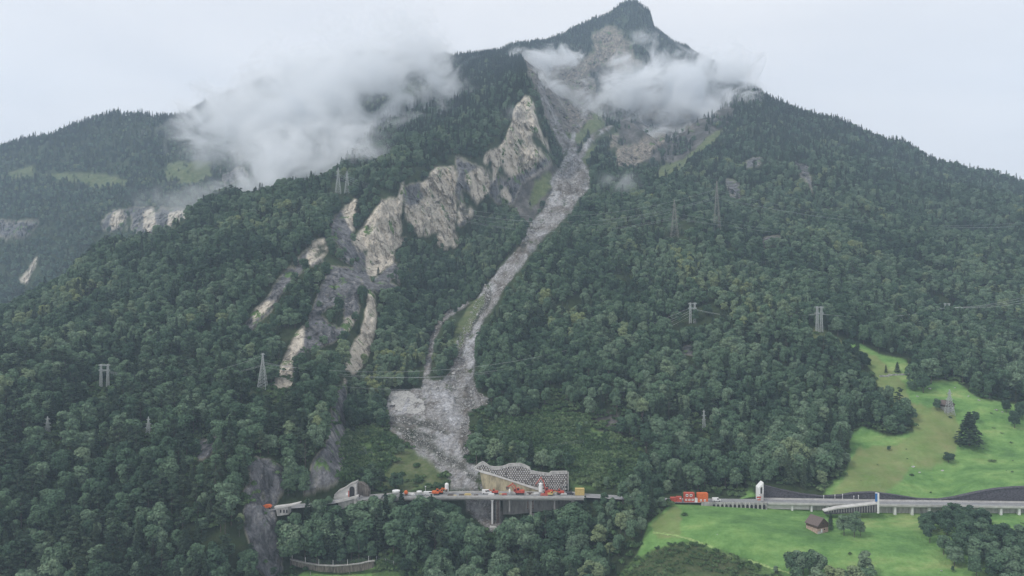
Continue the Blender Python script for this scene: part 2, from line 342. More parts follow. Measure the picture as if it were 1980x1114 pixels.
def regions(px, py, Y, keys, warp=5.0):
    out = {}
    sc = Y/F                                   # metres per photo pixel
    X = (px-CX)/F*Y; Zz = CZ-(py-CY)*Y/F
    wl = np.clip(Y/30, 16, 60)
    wx = warp*fbm(X/wl, Y/wl, Zz/wl, oct=4, seed=21, gain=0.75)*2
    wy = warp*fbm(X/wl, Y/wl, Zz/wl, oct=4, seed=31, gain=0.75)*2
    sx_ = X*0.85+Zz*0.5; sz_ = Zz*0.85-X*0.5
    ledge = fbm(sx_/26, Y/60, sz_/34, oct=4, seed=57, gain=0.6)
    for k in keys:
        r = np.zeros(px.shape, bool)
        s = 0.3 if k in ('meadow',) else (0.9 if k == 'debris' else 1.15 if 'rock' in k else 1.5)
        if k == 'clear': s = 0.0
        for poly, a, b in REG[k]:
            r |= inpoly(px+wx*s, py+wy*s, poly) & (Y >= a) & (Y <= b)
        if k == 'pale_rock': r &= ledge < 0.30
        if k == 'dark_rock': r &= ledge < 0.34
        out[k] = r
    return out
R = regions(GPX, GPY, GY, ['pale_rock','dark_rock','debris','mud','scree','grass','meadow','scrub','dry'])
DALL = R['debris'].copy(); R['debris'] &= ~R['mud']; R['scree'] |= R['mud'] & DALL
# lookup of height for anything placed later (before the rock relief below)
NT = 1600; TY = np.exp(np.linspace(math.log(285), math.log(3400), NT))
HZ = np.empty((NC, NT), np.float32); HVIS = np.empty((NC, NT), np.float32)
vis = np.minimum.accumulate(GPY, axis=0)
for c in range(NC):
    HZ[c] = np.interp(TY, GY[:, c], GZ[:, c]); HVIS[c] = np.interp(TY, GY[:, c], vis[:, c])
def hz(px, Y, T=None):
    T = HZ if T is None else T
    px = np.atleast_1d(np.asarray(px, float)); Y = np.atleast_1d(np.asarray(Y, float))
    c = np.clip((px-PX0)/DPX, 0, NC-1.001); t = np.clip((np.log(Y)-math.log(285))/(math.log(3400)-math.log(285))*(NT-1), 0, NT-1.001)
    ci = c.astype(int); ti = t.astype(int); fc = c-ci; ft = t-ti
    return (T[ci,ti]*(1-fc)*(1-ft)+T[ci+1,ti]*fc*(1-ft)+T[ci,ti+1]*(1-fc)*ft+T[ci+1,ti+1]*fc*ft)
def ground_xy(x, y): return float(hz(x/y*F+CX, y)[0])
def G(px, py, ymin=0, ymax=1e9):
    """the point of the ground seen at this column and row"""
    c = int(round((px-PX0)/DPX)); ok = (GPY[:, c] <= py) & (GY[:, c] >= ymin)
    i = int(np.argmax(ok)) if ok.any() else NR-1
    Y = min(float(GY[i, c]), ymax); x = (px-CX)/F*Y
    return Vector((x, Y, float(hz(px, Y)[0])))
# which kind of ground shows at each column and row (used to keep trees from hiding cliffs and rubble)
VR = np.arange(0, 1200, 2.0); VCLS = np.zeros((NC, len(VR)), np.int8); VDST = np.zeros((NC, len(VR)), np.float32)
CLS = (R['pale_rock']*1+(R['dark_rock'] & ~R['pale_rock'])*2).astype(np.int8); CLS[DALL] = 3
for c in range(NC):
    k_ = np.clip(np.searchsorted(-vis[:, c], -VR), 0, NR-1); VCLS[c] = CLS[k_, c]; VDST[c] = GY[k_, c]
def behind(px, py):
    ci = np.clip(((px-PX0)/DPX).astype(int), 0, NC-1); ri = np.clip((py/2).astype(int), 0, len(VR)-1)
    return VCLS[ci, ri], VDST[ci, ri]
# rock relief: rough faces with slanting strata and clefts, moved in depth
rock = np.maximum(R['pale_rock'], R['dark_rock']).astype(np.float32)
def blur2(a, n):
    for _ in range(n):
        a = (a+np.roll(a,1,0)+np.roll(a,-1,0)+np.roll(a,1,1)+np.roll(a,-1,1))/5
    return a
rsoft = blur2(rock, 6)
sx = GX*0.85+GZ*0.5; sz = GZ*0.85-GX*0.5
S = 16.0+12*np.clip((GY-800)/600, 0, 1)
f1 = fbm(sx/30, sz/75, GY/80, oct=5, seed=5, gain=0.6)*5.0; st = np.floor(f1)+np.clip((f1-np.floor(f1))*3.0, 0, 1)
rel = 0.5*fbm(sx/34, sz/90, GY/80, oct=5, seed=5, gain=0.6, ridged=True)+0.16*st+0.3*fbm(sx/8, sz/22, GY/20, oct=4, seed=8, ridged=True, gain=0.65)
deb = R['debris'].astype(np.float32)
dsoft = blur2(deb, 2)
dn = fbm(GX/7, GY/9, oct=4, seed=13, gain=0.7)
FY = GY-rsoft*rel*S*np.clip(GY/900, 0.25, 1.1)
FZ = GZ-(GY-FY)*(GPY-CY)/F*-1.0
FX = (GPX-CX)/F*FY
FZ = CZ-(GPY-CY)*FY/F
FZ = FZ+dsoft*(dn*1.7+2.2*fbm(GX/16, GY/60, oct=3, seed=19, ridged=True))*np.clip(GY/700, 0.6, 2)
mead = blur2(R['meadow'].astype(np.float32), 3)
FZ = FZ+mead*0.35*fbm(GX/14, GY/10, oct=3, seed=41)*(1-bench)
verts = np.stack([FX, FY, FZ], -1).reshape(-1, 3).astype(np.float32)
idx = np.arange(NR*NC).reshape(NR, NC)
quads = np.stack([idx[:-1,:-1], idx[:-1,1:], idx[1:,1:], idx[1:,:-1]], -1).reshape(-1, 4)
me = bpy.data.meshes.new("mountain_terrain")
me.vertices.add(len(verts)); me.vertices.foreach_set('co', verts.ravel())
me.loops.add(quads.size); me.loops.foreach_set('vertex_index', quads.ravel().astype(np.int32))
me.polygons.add(len(quads)); me.polygons.foreach_set('loop_start', np.arange(0, quads.size, 4, dtype=np.int32))
me.polygons.foreach_set('use_smooth', ((rock[:-1,:-1]+deb[:-1,:-1]) < 0.5).ravel())
me.update(calc_edges=True)
def fattr(name, *ch):
    a = me.attributes.new(name, 'FLOAT_COLOR', 'POINT')
    ch = [blur2(c.astype(np.float32), 1) for c in ch]
    while len(ch) < 4: ch.append(np.ones_like(ch[0]))
    a.data.foreach_set('color', np.stack(ch, -1).astype(np.float32).ravel())
drk = np.clip(R['dark_rock'].astype(np.float32)-R['pale_rock'], 0, 1)
fattr('cover_a', rock, drk, R['debris'])
fattr('cover_b', R['meadow'], R['scrub'] | R['grass'], R['dry'])
fattr('cover_c', R['scree'], R['grass'], R['scrub'])
terrain = bpy.data.objects.new("mountain_terrain", me); COL.objects.link(terrain)
tag(terrain, 'steep forested mountainside with pale cliffs, a debris channel and green meadows', None, None, 'structure')

# ------------------------------------------------------------------ materials
def lin(c): return tuple(c)+(1,)
def mat(name, col, rough=0.85, var=0.12, scale=1.5, metal=0.0, bump=0.0, col2=None, stretch=(1,1,1)):
    m = bpy.data.materials.new(name); m.use_nodes = True; t = m.node_tree; b = t.nodes['Principled BSDF']
    b.inputs['Roughness'].default_value = rough; b.inputs['Metallic'].default_value = metal
    b.inputs['Specular IOR Level'].default_value = 0.3
    tcn = N(t, 'ShaderNodeTexCoord'); mpn = N(t, 'ShaderNodeMapping'); mpn.inputs['Scale'].default_value = stretch
    n = N(t, 'ShaderNodeTexNoise', inp={'Scale': scale, 'Detail': 5.0, 'Roughness': 0.65})
    r = N(t, 'ShaderNodeValToRGB'); c2 = col2 or tuple(max(0, c*(1-2.2*var)) for c in col)
    r.color_ramp.elements[0].position = 0.32; r.color_ramp.elements[0].color = lin(c2)
    r.color_ramp.elements[1].position = 0.66; r.color_ramp.elements[1].color = lin(tuple(min(1, c*(1+var)) for c in col))
    LK(t, tcn.outputs['Object'], mpn.inputs[0]); LK(t, mpn.outputs[0], n.inputs['Vector'])
    LK(t, n.outputs['Fac'], r.inputs['Fac']); LK(t, r.outputs[0], b.inputs['Base Color'])
    if bump:
        bp = N(t, 'ShaderNodeBump', inp={'Strength': bump, 'Distance': 0.1}); LK(t, n.outputs['Fac'], bp.inputs['Height']); LK(t, bp.outputs[0], b.inputs['Normal'])
    return m
def terrain_material():
    m = bpy.data.materials.new('mountain_ground'); m.use_nodes = True; t = m.node_tree; b = t.nodes['Principled BSDF']
    b.inputs['Roughness'].default_value = 0.95; b.inputs['Specular IOR Level'].default_value = 0.15
    tcn = N(t, 'ShaderNodeTexCoord')
    def noise(scale, detail=5, rough=0.6, stretch=(1,1,1), rot=(0,0,0), dist=0.0):
        mpn = N(t, 'ShaderNodeMapping'); mpn.inputs['Scale'].default_value = stretch; mpn.inputs['Rotation'].default_value = rot
        n = N(t, 'ShaderNodeTexNoise', inp={'Scale': scale, 'Detail': detail, 'Roughness': rough, 'Distortion': dist})
        LK(t, tcn.outputs['Object'], mpn.inputs[0]); LK(t, mpn.outputs[0], n.inputs['Vector']); return n.outputs['Fac']
    def ramp(fac, stops):
        r = N(t, 'ShaderNodeValToRGB'); e = r.color_ramp.elements
        while len(e) < len(stops): e.new(0.5)
        for el, (p, c) in zip(e, stops): el.position = p; el.color = lin(c)
        LK(t, fac, r.inputs['Fac']); return r.outputs[0]
    def mix(f, a, c):
        x = N(t, 'ShaderNodeMixRGB'); LK(t, a, x.inputs[1]); LK(t, c, x.inputs[2])
        if isinstance(f, float): x.inputs['Fac'].default_value = f
        else: LK(t, f, x.inputs['Fac'])
        return x.outputs[0]
    def attr(name):
        a = N(t, 'ShaderNodeAttribute', attribute_name=name); s = N(t, 'ShaderNodeSeparateColor'); LK(t, a.outputs['Color'], s.inputs[0]); return s.outputs
    A = attr('cover_a'); B = attr('cover_b'); C_ = attr('cover_c')
    floor = ramp(noise(0.08, 7), [(0.3,(0.022,0.032,0.016)),(0.55,(0.035,0.055,0.022)),(0.75,(0.055,0.06,0.035))])
    shrub = ramp(noise(0.16, 8, 0.75), [(0.30,(0.04,0.07,0.026)),(0.48,(0.085,0.15,0.05)),(0.66,(0.16,0.22,0.09))])
    shrubdry = ramp(noise(0.16, 8, 0.75), [(0.28,(0.03,0.045,0.018)),(0.5,(0.06,0.085,0.035)),(0.72,(0.12,0.12,0.07))])
    grassy = ramp(noise(0.09, 7, 0.7), [(0.3,(0.05,0.075,0.032)),(0.5,(0.095,0.125,0.052)),(0.7,(0.17,0.17,0.10))])
    mead1 = ramp(noise(0.028, 8, 0.62, (1,2.2,2)), [(0.34,(0.09,0.185,0.058)),(0.46,(0.13,0.255,0.075)),(0.56,(0.18,0.31,0.095)),(0.68,(0.27,0.35,0.13))])
    mfine = ramp(noise(0.22, 9, 0.8, (0.8,1,1)), [(0.33,(0.70,0.76,0.68)),(0.67,(1.22,1.17,1.25))])
    mm = N(t, 'ShaderNodeMixRGB', blend_type='MULTIPLY', inp={'Fac': 1.0}); LK(t, mead1, mm.inputs[1]); LK(t, mfine, mm.inputs[2])
    mead2 = ramp(noise(0.06, 7, 0.65), [(0.3,(0.13,0.19,0.055)),(0.55,(0.205,0.23,0.095)),(0.75,(0.27,0.24,0.13))])
    dryf = N(t, 'ShaderNodeMath', operation='MULTIPLY', use_clamp=True); LK(t, B['Blue'], dryf.inputs[0]); LK(t, noise(0.05, 5), dryf.inputs[1])
    dryf2 = N(t, 'ShaderNodeMath', operation='MULTIPLY', use_clamp=True, inp={1: 1.45}); LK(t, dryf.outputs[0], dryf2.inputs[0])
    meadow = mix(dryf2.outputs[0], mm.outputs[0], mead2)
    rot = (0, math.radians(28), 0)
    streak = noise(0.055, 9, 0.72, (1.0,1.0,0.28), rot, 0.6)
    streak2 = noise(0.16, 8, 0.7, (1.0,0.8,0.18), rot, 0.3)
    def crack(scale, stretch, wd):
        mpn = N(t, 'ShaderNodeMapping'); mpn.inputs['Scale'].default_value = stretch; mpn.inputs['Rotation'].default_value = rot
        nn = N(t, 'ShaderNodeTexNoise', inp={'Scale': scale*1.3, 'Detail': 6.0, 'Roughness': 0.7}); LK(t, tcn.outputs['Object'], mpn.inputs[0]); LK(t, mpn.outputs[0], nn.inputs['Vector'])
        ad = N(t, 'ShaderNodeMixRGB', blend_type='ADD', inp={'Fac': 1.0}); sc_ = N(t, 'ShaderNodeVectorMath', operation='SCALE', inp={'Scale': 1.1/scale})
        LK(t, nn.outputs['Color'], sc_.inputs[0]); va = N(t, 'ShaderNodeVectorMath', operation='ADD'); LK(t, mpn.outputs[0], va.inputs[0]); LK(t, sc_.outputs[0], va.inputs[1])
        vo = N(t, 'ShaderNodeTexVoronoi', feature='DISTANCE_TO_EDGE', inp={'Scale': scale}); LK(t, va.outputs[0], vo.inputs['Vector'])
        return ramp(vo.outputs['Distance'], [(0.0,(0,0,0)),(wd,(1,1,1))])
    cr = crack(0.028, (1.0,1.0,0.28), 0.05); cr2 = crack(0.11, (1.0,1.0,0.35), 0.06)
    pale = ramp(streak, [(0.31,(0.06,0.062,0.065)),(0.38,(0.20,0.185,0.16)),(0.43,(0.40,0.36,0.30)),(0.55,(0.56,0.505,0.425)),(0.64,(0.42,0.36,0.285)),(0.74,(0.50,0.37,0.23))])
    pale2 = ramp(streak2, [(0.37,(0.06,0.06,0.065)),(0.42,(0.30,0.27,0.235)),(0.48,(0.54,0.49,0.415)),(0.70,(0.64,0.59,0.51))])
    pale = mix(0.5, pale, pale2)
    dark = ramp(streak, [(0.36,(0.03,0.034,0.032)),(0.44,(0.085,0.087,0.093)),(0.54,(0.155,0.155,0.165)),(0.62,(0.22,0.22,0.225)),(0.68,(0.44,0.41,0.37))])
    dark2 = ramp(streak2, [(0.40,(0.022,0.03,0.022)),(0.47,(0.12,0.12,0.13)),(0.58,(0.20,0.20,0.205)),(0.66,(0.42,0.39,0.35))])
    dark = mix(0.5, dark, dark2)
    rockc = mix(A['Green'], pale, dark)
    ck = N(t, 'ShaderNodeMixRGB', blend_type='MULTIPLY', inp={'Fac': 0.6}); LK(t, rockc, ck.inputs[1]); LK(t, cr, ck.inputs[2])
    ck2 = N(t, 'ShaderNodeMixRGB', blend_type='MULTIPLY', inp={'Fac': 0.22}); LK(t, ck.outputs[0], ck2.inputs[1]); LK(t, cr2, ck2.inputs[2]); rfine = ramp(noise(0.75, 8, 0.85, (1,1,0.6)), [(0.34,(0.45,0.47,0.43)),(0.5,(1,1,1)),(0.66,(1.4,1.4,1.38))])
    ck3 = N(t, 'ShaderNodeMixRGB', blend_type='MULTIPLY', inp={'Fac': 0.85}); LK(t, ck2.outputs[0], ck3.inputs[1]); LK(t, rfine, ck3.inputs[2]); rockc = ck3.outputs[0]
    sb = N(t, 'ShaderNodeMath', operation='MULTIPLY', inp={1: 0.8}); LK(t, B['Blue'], sb.inputs[0])
    brownr = ramp(streak2, [(0.38,(0.03,0.032,0.03)),(0.5,(0.12,0.105,0.09)),(0.66,(0.28,0.235,0.18))])
    rockc = mix(sb.outputs[0], rockc, brownr)
    moss = ramp(noise(0.05, 9, 0.75, (1,1,0.6)), [(0.57,(0,0,0)),(0.60,(1,1,1))])
    rockc = mix(moss, rockc, shrub)
    deb = ramp(noise(0.35, 9, 0.85), [(0.36,(0.09,0.09,0.09)),(0.48,(0.24,0.24,0.24)),(0.64,(0.48,0.48,0.48))])
    debb = ramp(noise(0.07, 8, 0.7, (1,0.22,1), (0,0,-0.12), 0.5), [(0.38,(0.46,0.42,0.38)),(0.47,(0.76,0.74,0.72)),(0.56,(1.0,1.0,1.02)),(0.66,(1.35,1.35,1.38))])
    dm = N(t, 'ShaderNodeMixRGB', blend_type='MULTIPLY', inp={'Fac': 1.0}); LK(t, deb, dm.inputs[1]); LK(t, debb, dm.inputs[2])
    scree = ramp(noise(0.03, 12, 0.8, (1,0.4,0.6), rot), [(0.38,(0.025,0.034,0.022)),(0.47,(0.055,0.055,0.048)),(0.56,(0.105,0.10,0.095)),(0.68,(0.21,0.20,0.19))])
    c = mix(C_['Blue'], floor, shrub)
    sd2 = N(t, 'ShaderNodeMath', operation='MULTIPLY'); LK(t, C_['Blue'], sd2.inputs[0]); LK(t, B['Blue'], sd2.inputs[1])
    c = mix(sd2.outputs[0], c, shrubdry)
    c = mix(C_['Red'], c, scree)
    c = mix(C_['Green'], c, grassy)
    notscrub = N(t, 'ShaderNodeMath', operation='SUBTRACT', use_clamp=True); LK(t, B['Red'], notscrub.inputs[0]); LK(t, C_['Blue'], notscrub.inputs[1])
    c = mix(notscrub.outputs[0], c, meadow)
    c = mix(A['Red'], c, rockc)
    big = ramp(noise(0.028, 5, 0.6, (1,0.3,1), (0,0,-0.15), 0.8), [(0.38,(0.55,0.51,0.46)),(0.50,(0.98,0.97,0.96)),(0.62,(1.2,1.21,1.24))])
    dm2 = N(t, 'ShaderNodeMixRGB', blend_type='MULTIPLY', inp={'Fac': 1.0}); LK(t, dm.outputs[0], dm2.inputs[1]); LK(t, big, dm2.inputs[2])
    gr = ramp(noise(0.05, 8, 0.75, (1,0.5,1)), [(0.57,(0,0,0)),(0.62,(1,1,1))])
    dm3 = mix(gr, dm2.outputs[0], shrubdry)
    c = mix(A['Blue'], c, dm3)
    LK(t, c, b.inputs['Base Color'])
    bp = N(t, 'ShaderNodeBump', inp={'Strength': 0.7, 'Distance': 3.0}); LK(t, streak2, bp.inputs['Height'])
    bp2 = N(t, 'ShaderNodeBump', inp={'Strength': 0.6, 'Distance': 0.8}); LK(t, noise(0.4, 8, 0.75), bp2.inputs['Height']); LK(t, bp.outputs[0], bp2.inputs['Normal'])
    LK(t, bp2.outputs[0], b.inputs['Normal'])
    return m
me.materials.append(terrain_material())
def crown_material(name, stops, scale=0.012):
    m = bpy.data.materials.new(name); m.use_nodes = True; t = m.node_tree; b = t.nodes['Principled BSDF']
    b.inputs['Roughness'].default_value = 0.75; b.inputs['Specular IOR Level'].default_value = 0.2
    oi = N(t, 'ShaderNodeObjectInfo'); n = N(t, 'ShaderNodeTexNoise', inp={'Scale': scale, 'Detail': 3.0})
    LK(t, oi.outputs['Location'], n.inputs['Vector'])
    a = N(t, 'ShaderNodeMath', operation='MULTIPLY_ADD', inp={1: 1.15, 2: -0.30}); LK(t, n.outputs['Fac'], a.inputs[0])
    a2 = N(t, 'ShaderNodeMath', operation='MULTIPLY_ADD', inp={1: 0.42}); LK(t, oi.outputs['Random'], a2.inputs[0]); LK(t, a.outputs[0], a2.inputs[2])
    r = N(t, 'ShaderNodeValToRGB'); e = r.color_ramp.elements
    while len(e) < len(stops): e.new(0.5)
    for el, (p, c) in zip(e, stops): el.position = p; el.color = lin(c)
    LK(t, a2.outputs[0], r.inputs['Fac'])
    tcn = N(t, 'ShaderNodeTexCoord'); n2 = N(t, 'ShaderNodeTexNoise', inp={'Scale': 0.9, 'Detail': 3.0}); LK(t, tcn.outputs['Object'], n2.inputs['Vector'])
    r2 = N(t, 'ShaderNodeValToRGB'); r2.color_ramp.elements[0].position = 0.3; r2.color_ramp.elements[0].color = (0.6,0.6,0.62,1); r2.color_ramp.elements[1].position = 0.7; r2.color_ramp.elements[1].color = (1.35,1.33,1.25,1)
    LK(t, n2.outputs['Fac'], r2.inputs['Fac'])
    mm = N(t, 'ShaderNodeMixRGB', blend_type='MULTIPLY', inp={'Fac': 1.0}); LK(t, r.outputs[0], mm.inputs[1]); LK(t, r2.outputs[0], mm.inputs[2])
    LK(t, mm.outputs[0], b.inputs['Base Color'])
    tr = N(t, 'ShaderNodeBsdfTranslucent'); LK(t, mm.outputs[0], tr.inputs['Color'])
    ms = N(t, 'ShaderNodeMixShader', inp={'Fac': 0.22}); out = t.nodes['Material Output']
    LK(t, b.outputs[0], ms.inputs[1]); LK(t, tr.outputs[0], ms.inputs[2]); LK(t, ms.outputs[0], out.inputs['Surface'])
    return m
M = {}
M['leaf'] = crown_material('broadleaf_foliage', [(0.16,(0.036,0.074,0.046)),(0.36,(0.068,0.128,0.076)),(0.52,(0.108,0.182,0.108)),(0.68,(0.17,0.25,0.165)),(0.88,(0.24,0.29,0.13))])
M['needle'] = crown_material('conifer_foliage', [(0.15,(0.026,0.050,0.033)),(0.5,(0.046,0.080,0.048)),(0.85,(0.075,0.112,0.065))])
M['shrubleaf'] = crown_material('shrub_foliage', [(0.2,(0.042,0.09,0.038)),(0.45,(0.085,0.155,0.066)),(0.8,(0.16,0.235,0.11))], 0.03)
M['bark'] = mat('bark', (0.12,0.10,0.085), var=0.25, scale=2.0)
M['concrete'] = mat('concrete', (0.50,0.49,0.47), var=0.12, scale=0.35, stretch=(1,1,2.5))
M['oldconcrete'] = mat('weathered_concrete', (0.36,0.355,0.34), var=0.2, scale=0.4, stretch=(1.5,1,0.4), bump=0.3)
M['asphalt'] = mat('asphalt', (0.24,0.24,0.245), var=0.1, scale=0.3)
M['stonewall'] = mat('dark_stone_wall', (0.085,0.082,0.095), var=0.28, scale=0.8, bump=0.8, stretch=(1,1,1.6))
M['brownstone'] = mat('streaked_stone_wall', (0.17,0.15,0.13), var=0.38, scale=0.6, bump=0.8, stretch=(1.6,1,0.35))
M['steel'] = mat('galvanised_steel', (0.42,0.45,0.44), rough=0.55, var=0.1, metal=0.2)
M['brownsteel'] = mat('rusty_steel', (0.13,0.10,0.085), var=0.25)
M['white'] = mat('white_paint', (0.75,0.75,0.74), var=0.06, rough=0.5)
M['red'] = mat('red_paint', (0.50,0.085,0.055), var=0.2, rough=0.5)
M['orange'] = mat('orange_paint', (0.66,0.15,0.04), var=0.15, rough=0.5)
M['yellow'] = mat('yellow_board', (0.55,0.42,0.16), var=0.12, rough=0.6)
M['glass'] = mat('dark_glass', (0.03,0.035,0.04), rough=0.1, var=0.05)
M['rubber'] = mat('black_rubber', (0.025,0.025,0.025), var=0.1)
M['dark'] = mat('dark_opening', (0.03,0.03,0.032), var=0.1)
M['wood'] = mat('weathered_wood', (0.10,0.065,0.045), var=0.25, scale=2.5, stretch=(0.3,1,4))
M['rooftile'] = mat('grey_brown_roof', (0.14,0.11,0.10), var=0.18, scale=3.0)
M['plaster'] = mat('pinkish_plaster', (0.42,0.31,0.25), var=0.18, scale=0.9)
M['rock'] = mat('limestone', (0.39,0.385,0.372), var=0.27, scale=0.6, bump=0.8)
M['blue'] = mat('blue_paint', (0.04,0.16,0.42), var=0.08)
M['ochre'] = mat('ochre_shotcrete', (0.33,0.29,0.19), var=0.25, scale=0.3, stretch=(1.5,1,0.4), bump=0.4)
M['net'] = mat('steel_net', (0.20,0.24,0.22), var=0.2, scale=1.2)
M['wire'] = mat('power_line', (0.50,0.53,0.53), var=0.05, rough=0.5)
M['mutedsteel'] = mat('weathered_steel', (0.28,0.27,0.24), rough=0.6, var=0.1)

# ------------------------------------------------------------------ trees
def cards(P, Nn, size, aspect=1.0, up=None, rs=None):
    """leaf-clump faces: centres P, normals Nn"""
    rs = rs or rng
    n = len(P); Nn = Nn/np.linalg.norm(Nn, axis=1, keepdims=True)
    ref = rs.normal(size=(n,3)) if up is None else up
    U = np.cross(Nn, ref); U /= np.linalg.norm(U, axis=1, keepdims=True)+1e-9
    V = np.cross(Nn, U)
    s = (size*(0.7+0.6*rs.random(n)))[:, None] if np.isscalar(size) else size[:, None]
    U = U*s*0.5; V = V*s*0.5*aspect
    q = np.stack([P-U-V, P+U-V*0.6, P+U*0.7+V, P-U*0.8+V*0.8], 1).reshape(-1, 3)
    return q
def quad_mesh(name, q, m, smooth=False):
    n = len(q)//4
    me = bpy.data.meshes.new(name); me.vertices.add(n*4); me.vertices.foreach_set('co', q.astype(np.float32).ravel())
    me.loops.add(n*4); me.loops.foreach_set('vertex_index', np.arange(n*4, dtype=np.int32))
    me.polygons.add(n); me.polygons.foreach_set('loop_start', np.arange(0, n*4, 4, dtype=np.int32))
    me.update(calc_edges=True); me.materials.append(m); return me
def sph(n, rs):
    v = rs.normal(size=(n,3)); return v/np.linalg.norm(v, axis=1, keepdims=True)
def broadleaf(seed, H=16, W=5.6, base=0.10, nl=14, cardsN=2200, size=0.78):
    rs = np.random.default_rng(seed); c0 = np.array([0, 0, H*(base+1)/2]); ax = np.array([W, W, H*(1-base)/2])
    Ps = []; Ns = []; lobes = []
    for i in range(nl):
        d = sph(1, rs)[0]; d[2] = (-0.85+1.6*i/nl) if i else 0.9; d[:2] *= 1.15/(0.25+np.linalg.norm(d[:2]))*math.sqrt(max(0.15, 1-d[2]**2*0.8))*0.75
        k = rs.uniform(0.55, 0.8); c = c0+d*ax*k; r = W*rs.uniform(0.36, 0.55); lobes.append((c, r))
    for c, r in lobes:
        m_ = cardsN//nl; d = sph(m_, rs); d[:, 2] = np.where(d[:, 2] < -0.35, -d[:, 2], d[:, 2])
        Ps.append(c+d*r*rs.uniform(0.72, 1.08, (m_,1))*np.array([1,1,0.85])); Ns.append(d+rs.normal(size=(m_,3))*0.35+np.array([0,0,0.25]))
    P = np.concatenate(Ps); Nn = np.concatenate(Ns)
    m = MB(); lean = rs.normal(size=2)*0.4; top = Vector((lean[0], lean[1], H*0.62))
    m.bar((0,0,-1.5), (lean[0]*0.3, lean[1]*0.3, H*0.3), 0.30, 0.2, 6); m.bar((lean[0]*0.3, lean[1]*0.3, H*0.3), top, 0.2, 0.09, 6)
    for c, r in lobes[:8]: m.bar((lean[0]*0.4, lean[1]*0.4, H*0.36), c, 0.11, 0.04, 4)
    return quad_mesh('crown', cards(P, Nn, size, rs=rs), M['leaf']), m
def spruce(seed, H=20, W=3.3, base=0.1, n=1500):
    rs = np.random.default_rng(seed); t = rs.random(n)**0.8; tier = np.round(t*15)/15+rs.normal(size=n)*0.007
    z = H*(base+(1-base)*tier*0.985); R_ = W*(1-tier)**0.85+0.22; a = rs.random(n)*2*math.pi
    lob = 1+0.18*np.sin(a*5+np.round(t*15)*1.7)+0.1*np.sin(a*3+seed)
    rr = R_*rs.uniform(0.25, 1, n)**0.6*lob
    P = np.stack([np.cos(a)*rr, np.sin(a)*rr, z-rr*0.28], -1)
    Nn = np.stack([np.cos(a)*0.55, np.sin(a)*0.55, np.ones(n)], -1)+rs.normal(size=(n,3))*0.32
    m = MB(); m.bar((0,0,-1.5), (0,0,H*0.97), 0.26, 0.03, 6)
    return quad_mesh('crown', cards(P, Nn, 0.78+0*z, rs=rs) if False else cards(P, Nn, 0.78, rs=rs), M['needle']), m
def pine(seed, H=18, n=1200):
    rs = np.random.default_rng(seed); Ps = []; Ns = []; m = MB(); m.bar((0,0,-1.5), (0.3,0.1,H*0.92), 0.25, 0.06, 6)
    for i in range(13):
        f = 0.38+0.6*i/12; a = rs.random()*6.28; rad = (1-f)*4.2+rs.uniform(0.3, 1.6); c = np.array([math.cos(a)*rad, math.sin(a)*rad, H*f]); r = rs.uniform(1.3, 2.3)
        k = n//13; d = sph(k, rs); d[:,2] = np.abs(d[:,2])*0.5-0.08
        Ps.append(c+d*r*rs.uniform(0.6,1.05,(k,1))); Ns.append(d*0.6+np.array([0,0,0.8])+rs.normal(size=(k,3))*0.4)
        m.bar((0.2,0.05,H*f-0.8), c, 0.08, 0.04, 4)
    return quad_mesh('crown', cards(np.concatenate(Ps), np.concatenate(Ns), 0.75, rs=rs), M['needle']), m
def shrub(seed):
    rs = np.random.default_rng(seed); Ps = []; Ns = []
    for i in range(6):
        c = np.array([rs.normal()*0.9, rs.normal()*0.9, rs.uniform(0.5,1.3)]); r = rs.uniform(0.7,1.2); d = sph(55, rs); d[:,2] = np.abs(d[:,2])-0.2
        Ps.append(c+d*r); Ns.append(d+rs.normal(size=(55,3))*0.4)
    m = MB()
    for i in range(4): m.bar((0,0,-0.4), (rs.normal()*0.7, rs.normal()*0.7, 1.2), 0.05, 0.02, 4)
    return quad_mesh('foliage', cards(np.concatenate(Ps), np.concatenate(Ns), 0.5, rs=rs), M['shrubleaf']), m
FORM = {}
PROTO = []          # (kind name, form words, crown mesh, trunk mesh)
def add_proto(kind, form, cm, tb, part='crown'):
    tm = bpy.data.meshes.new('trunk'); tm.from_pydata([tuple(v) for v in tb.v], [], tb.f); tm.materials.append(M['bark']); tm.update()
    PROTO.append((kind, form, cm, tm))
for s, kw, form in ((1, {}, 'rounded'), (2, dict(H=18, W=5.2, nl=15), 'tall'), (3, dict(H=14, W=6.3, nl=16), 'broad'), (4, dict(H=17, W=4.4, base=0.2, nl=12), 'narrow'), (5, dict(H=15, W=5.8, base=0.06, nl=12), 'lumpy'), (6, dict(H=19, W=4.6, base=0.45, nl=11), 'long-trunked')):
    cm, tb = broadleaf(s, **kw); add_proto('broadleaf_tree', form, cm, tb)
for s, kw, form in ((11, {}, 'pointed'), (12, dict(H=22, W=2.7), 'slender'), (13, dict(H=17, W=3.7), 'wide')):
    cm, tb = spruce(s, **kw); add_proto('spruce_tree', form, cm, tb)
for s, form in ((21, 'open-crowned'), (22, 'ragged')):
    cm, tb = pine(s); add_proto('pine_tree', form, cm, tb)
NB, NS, NP = 6, 3, 2
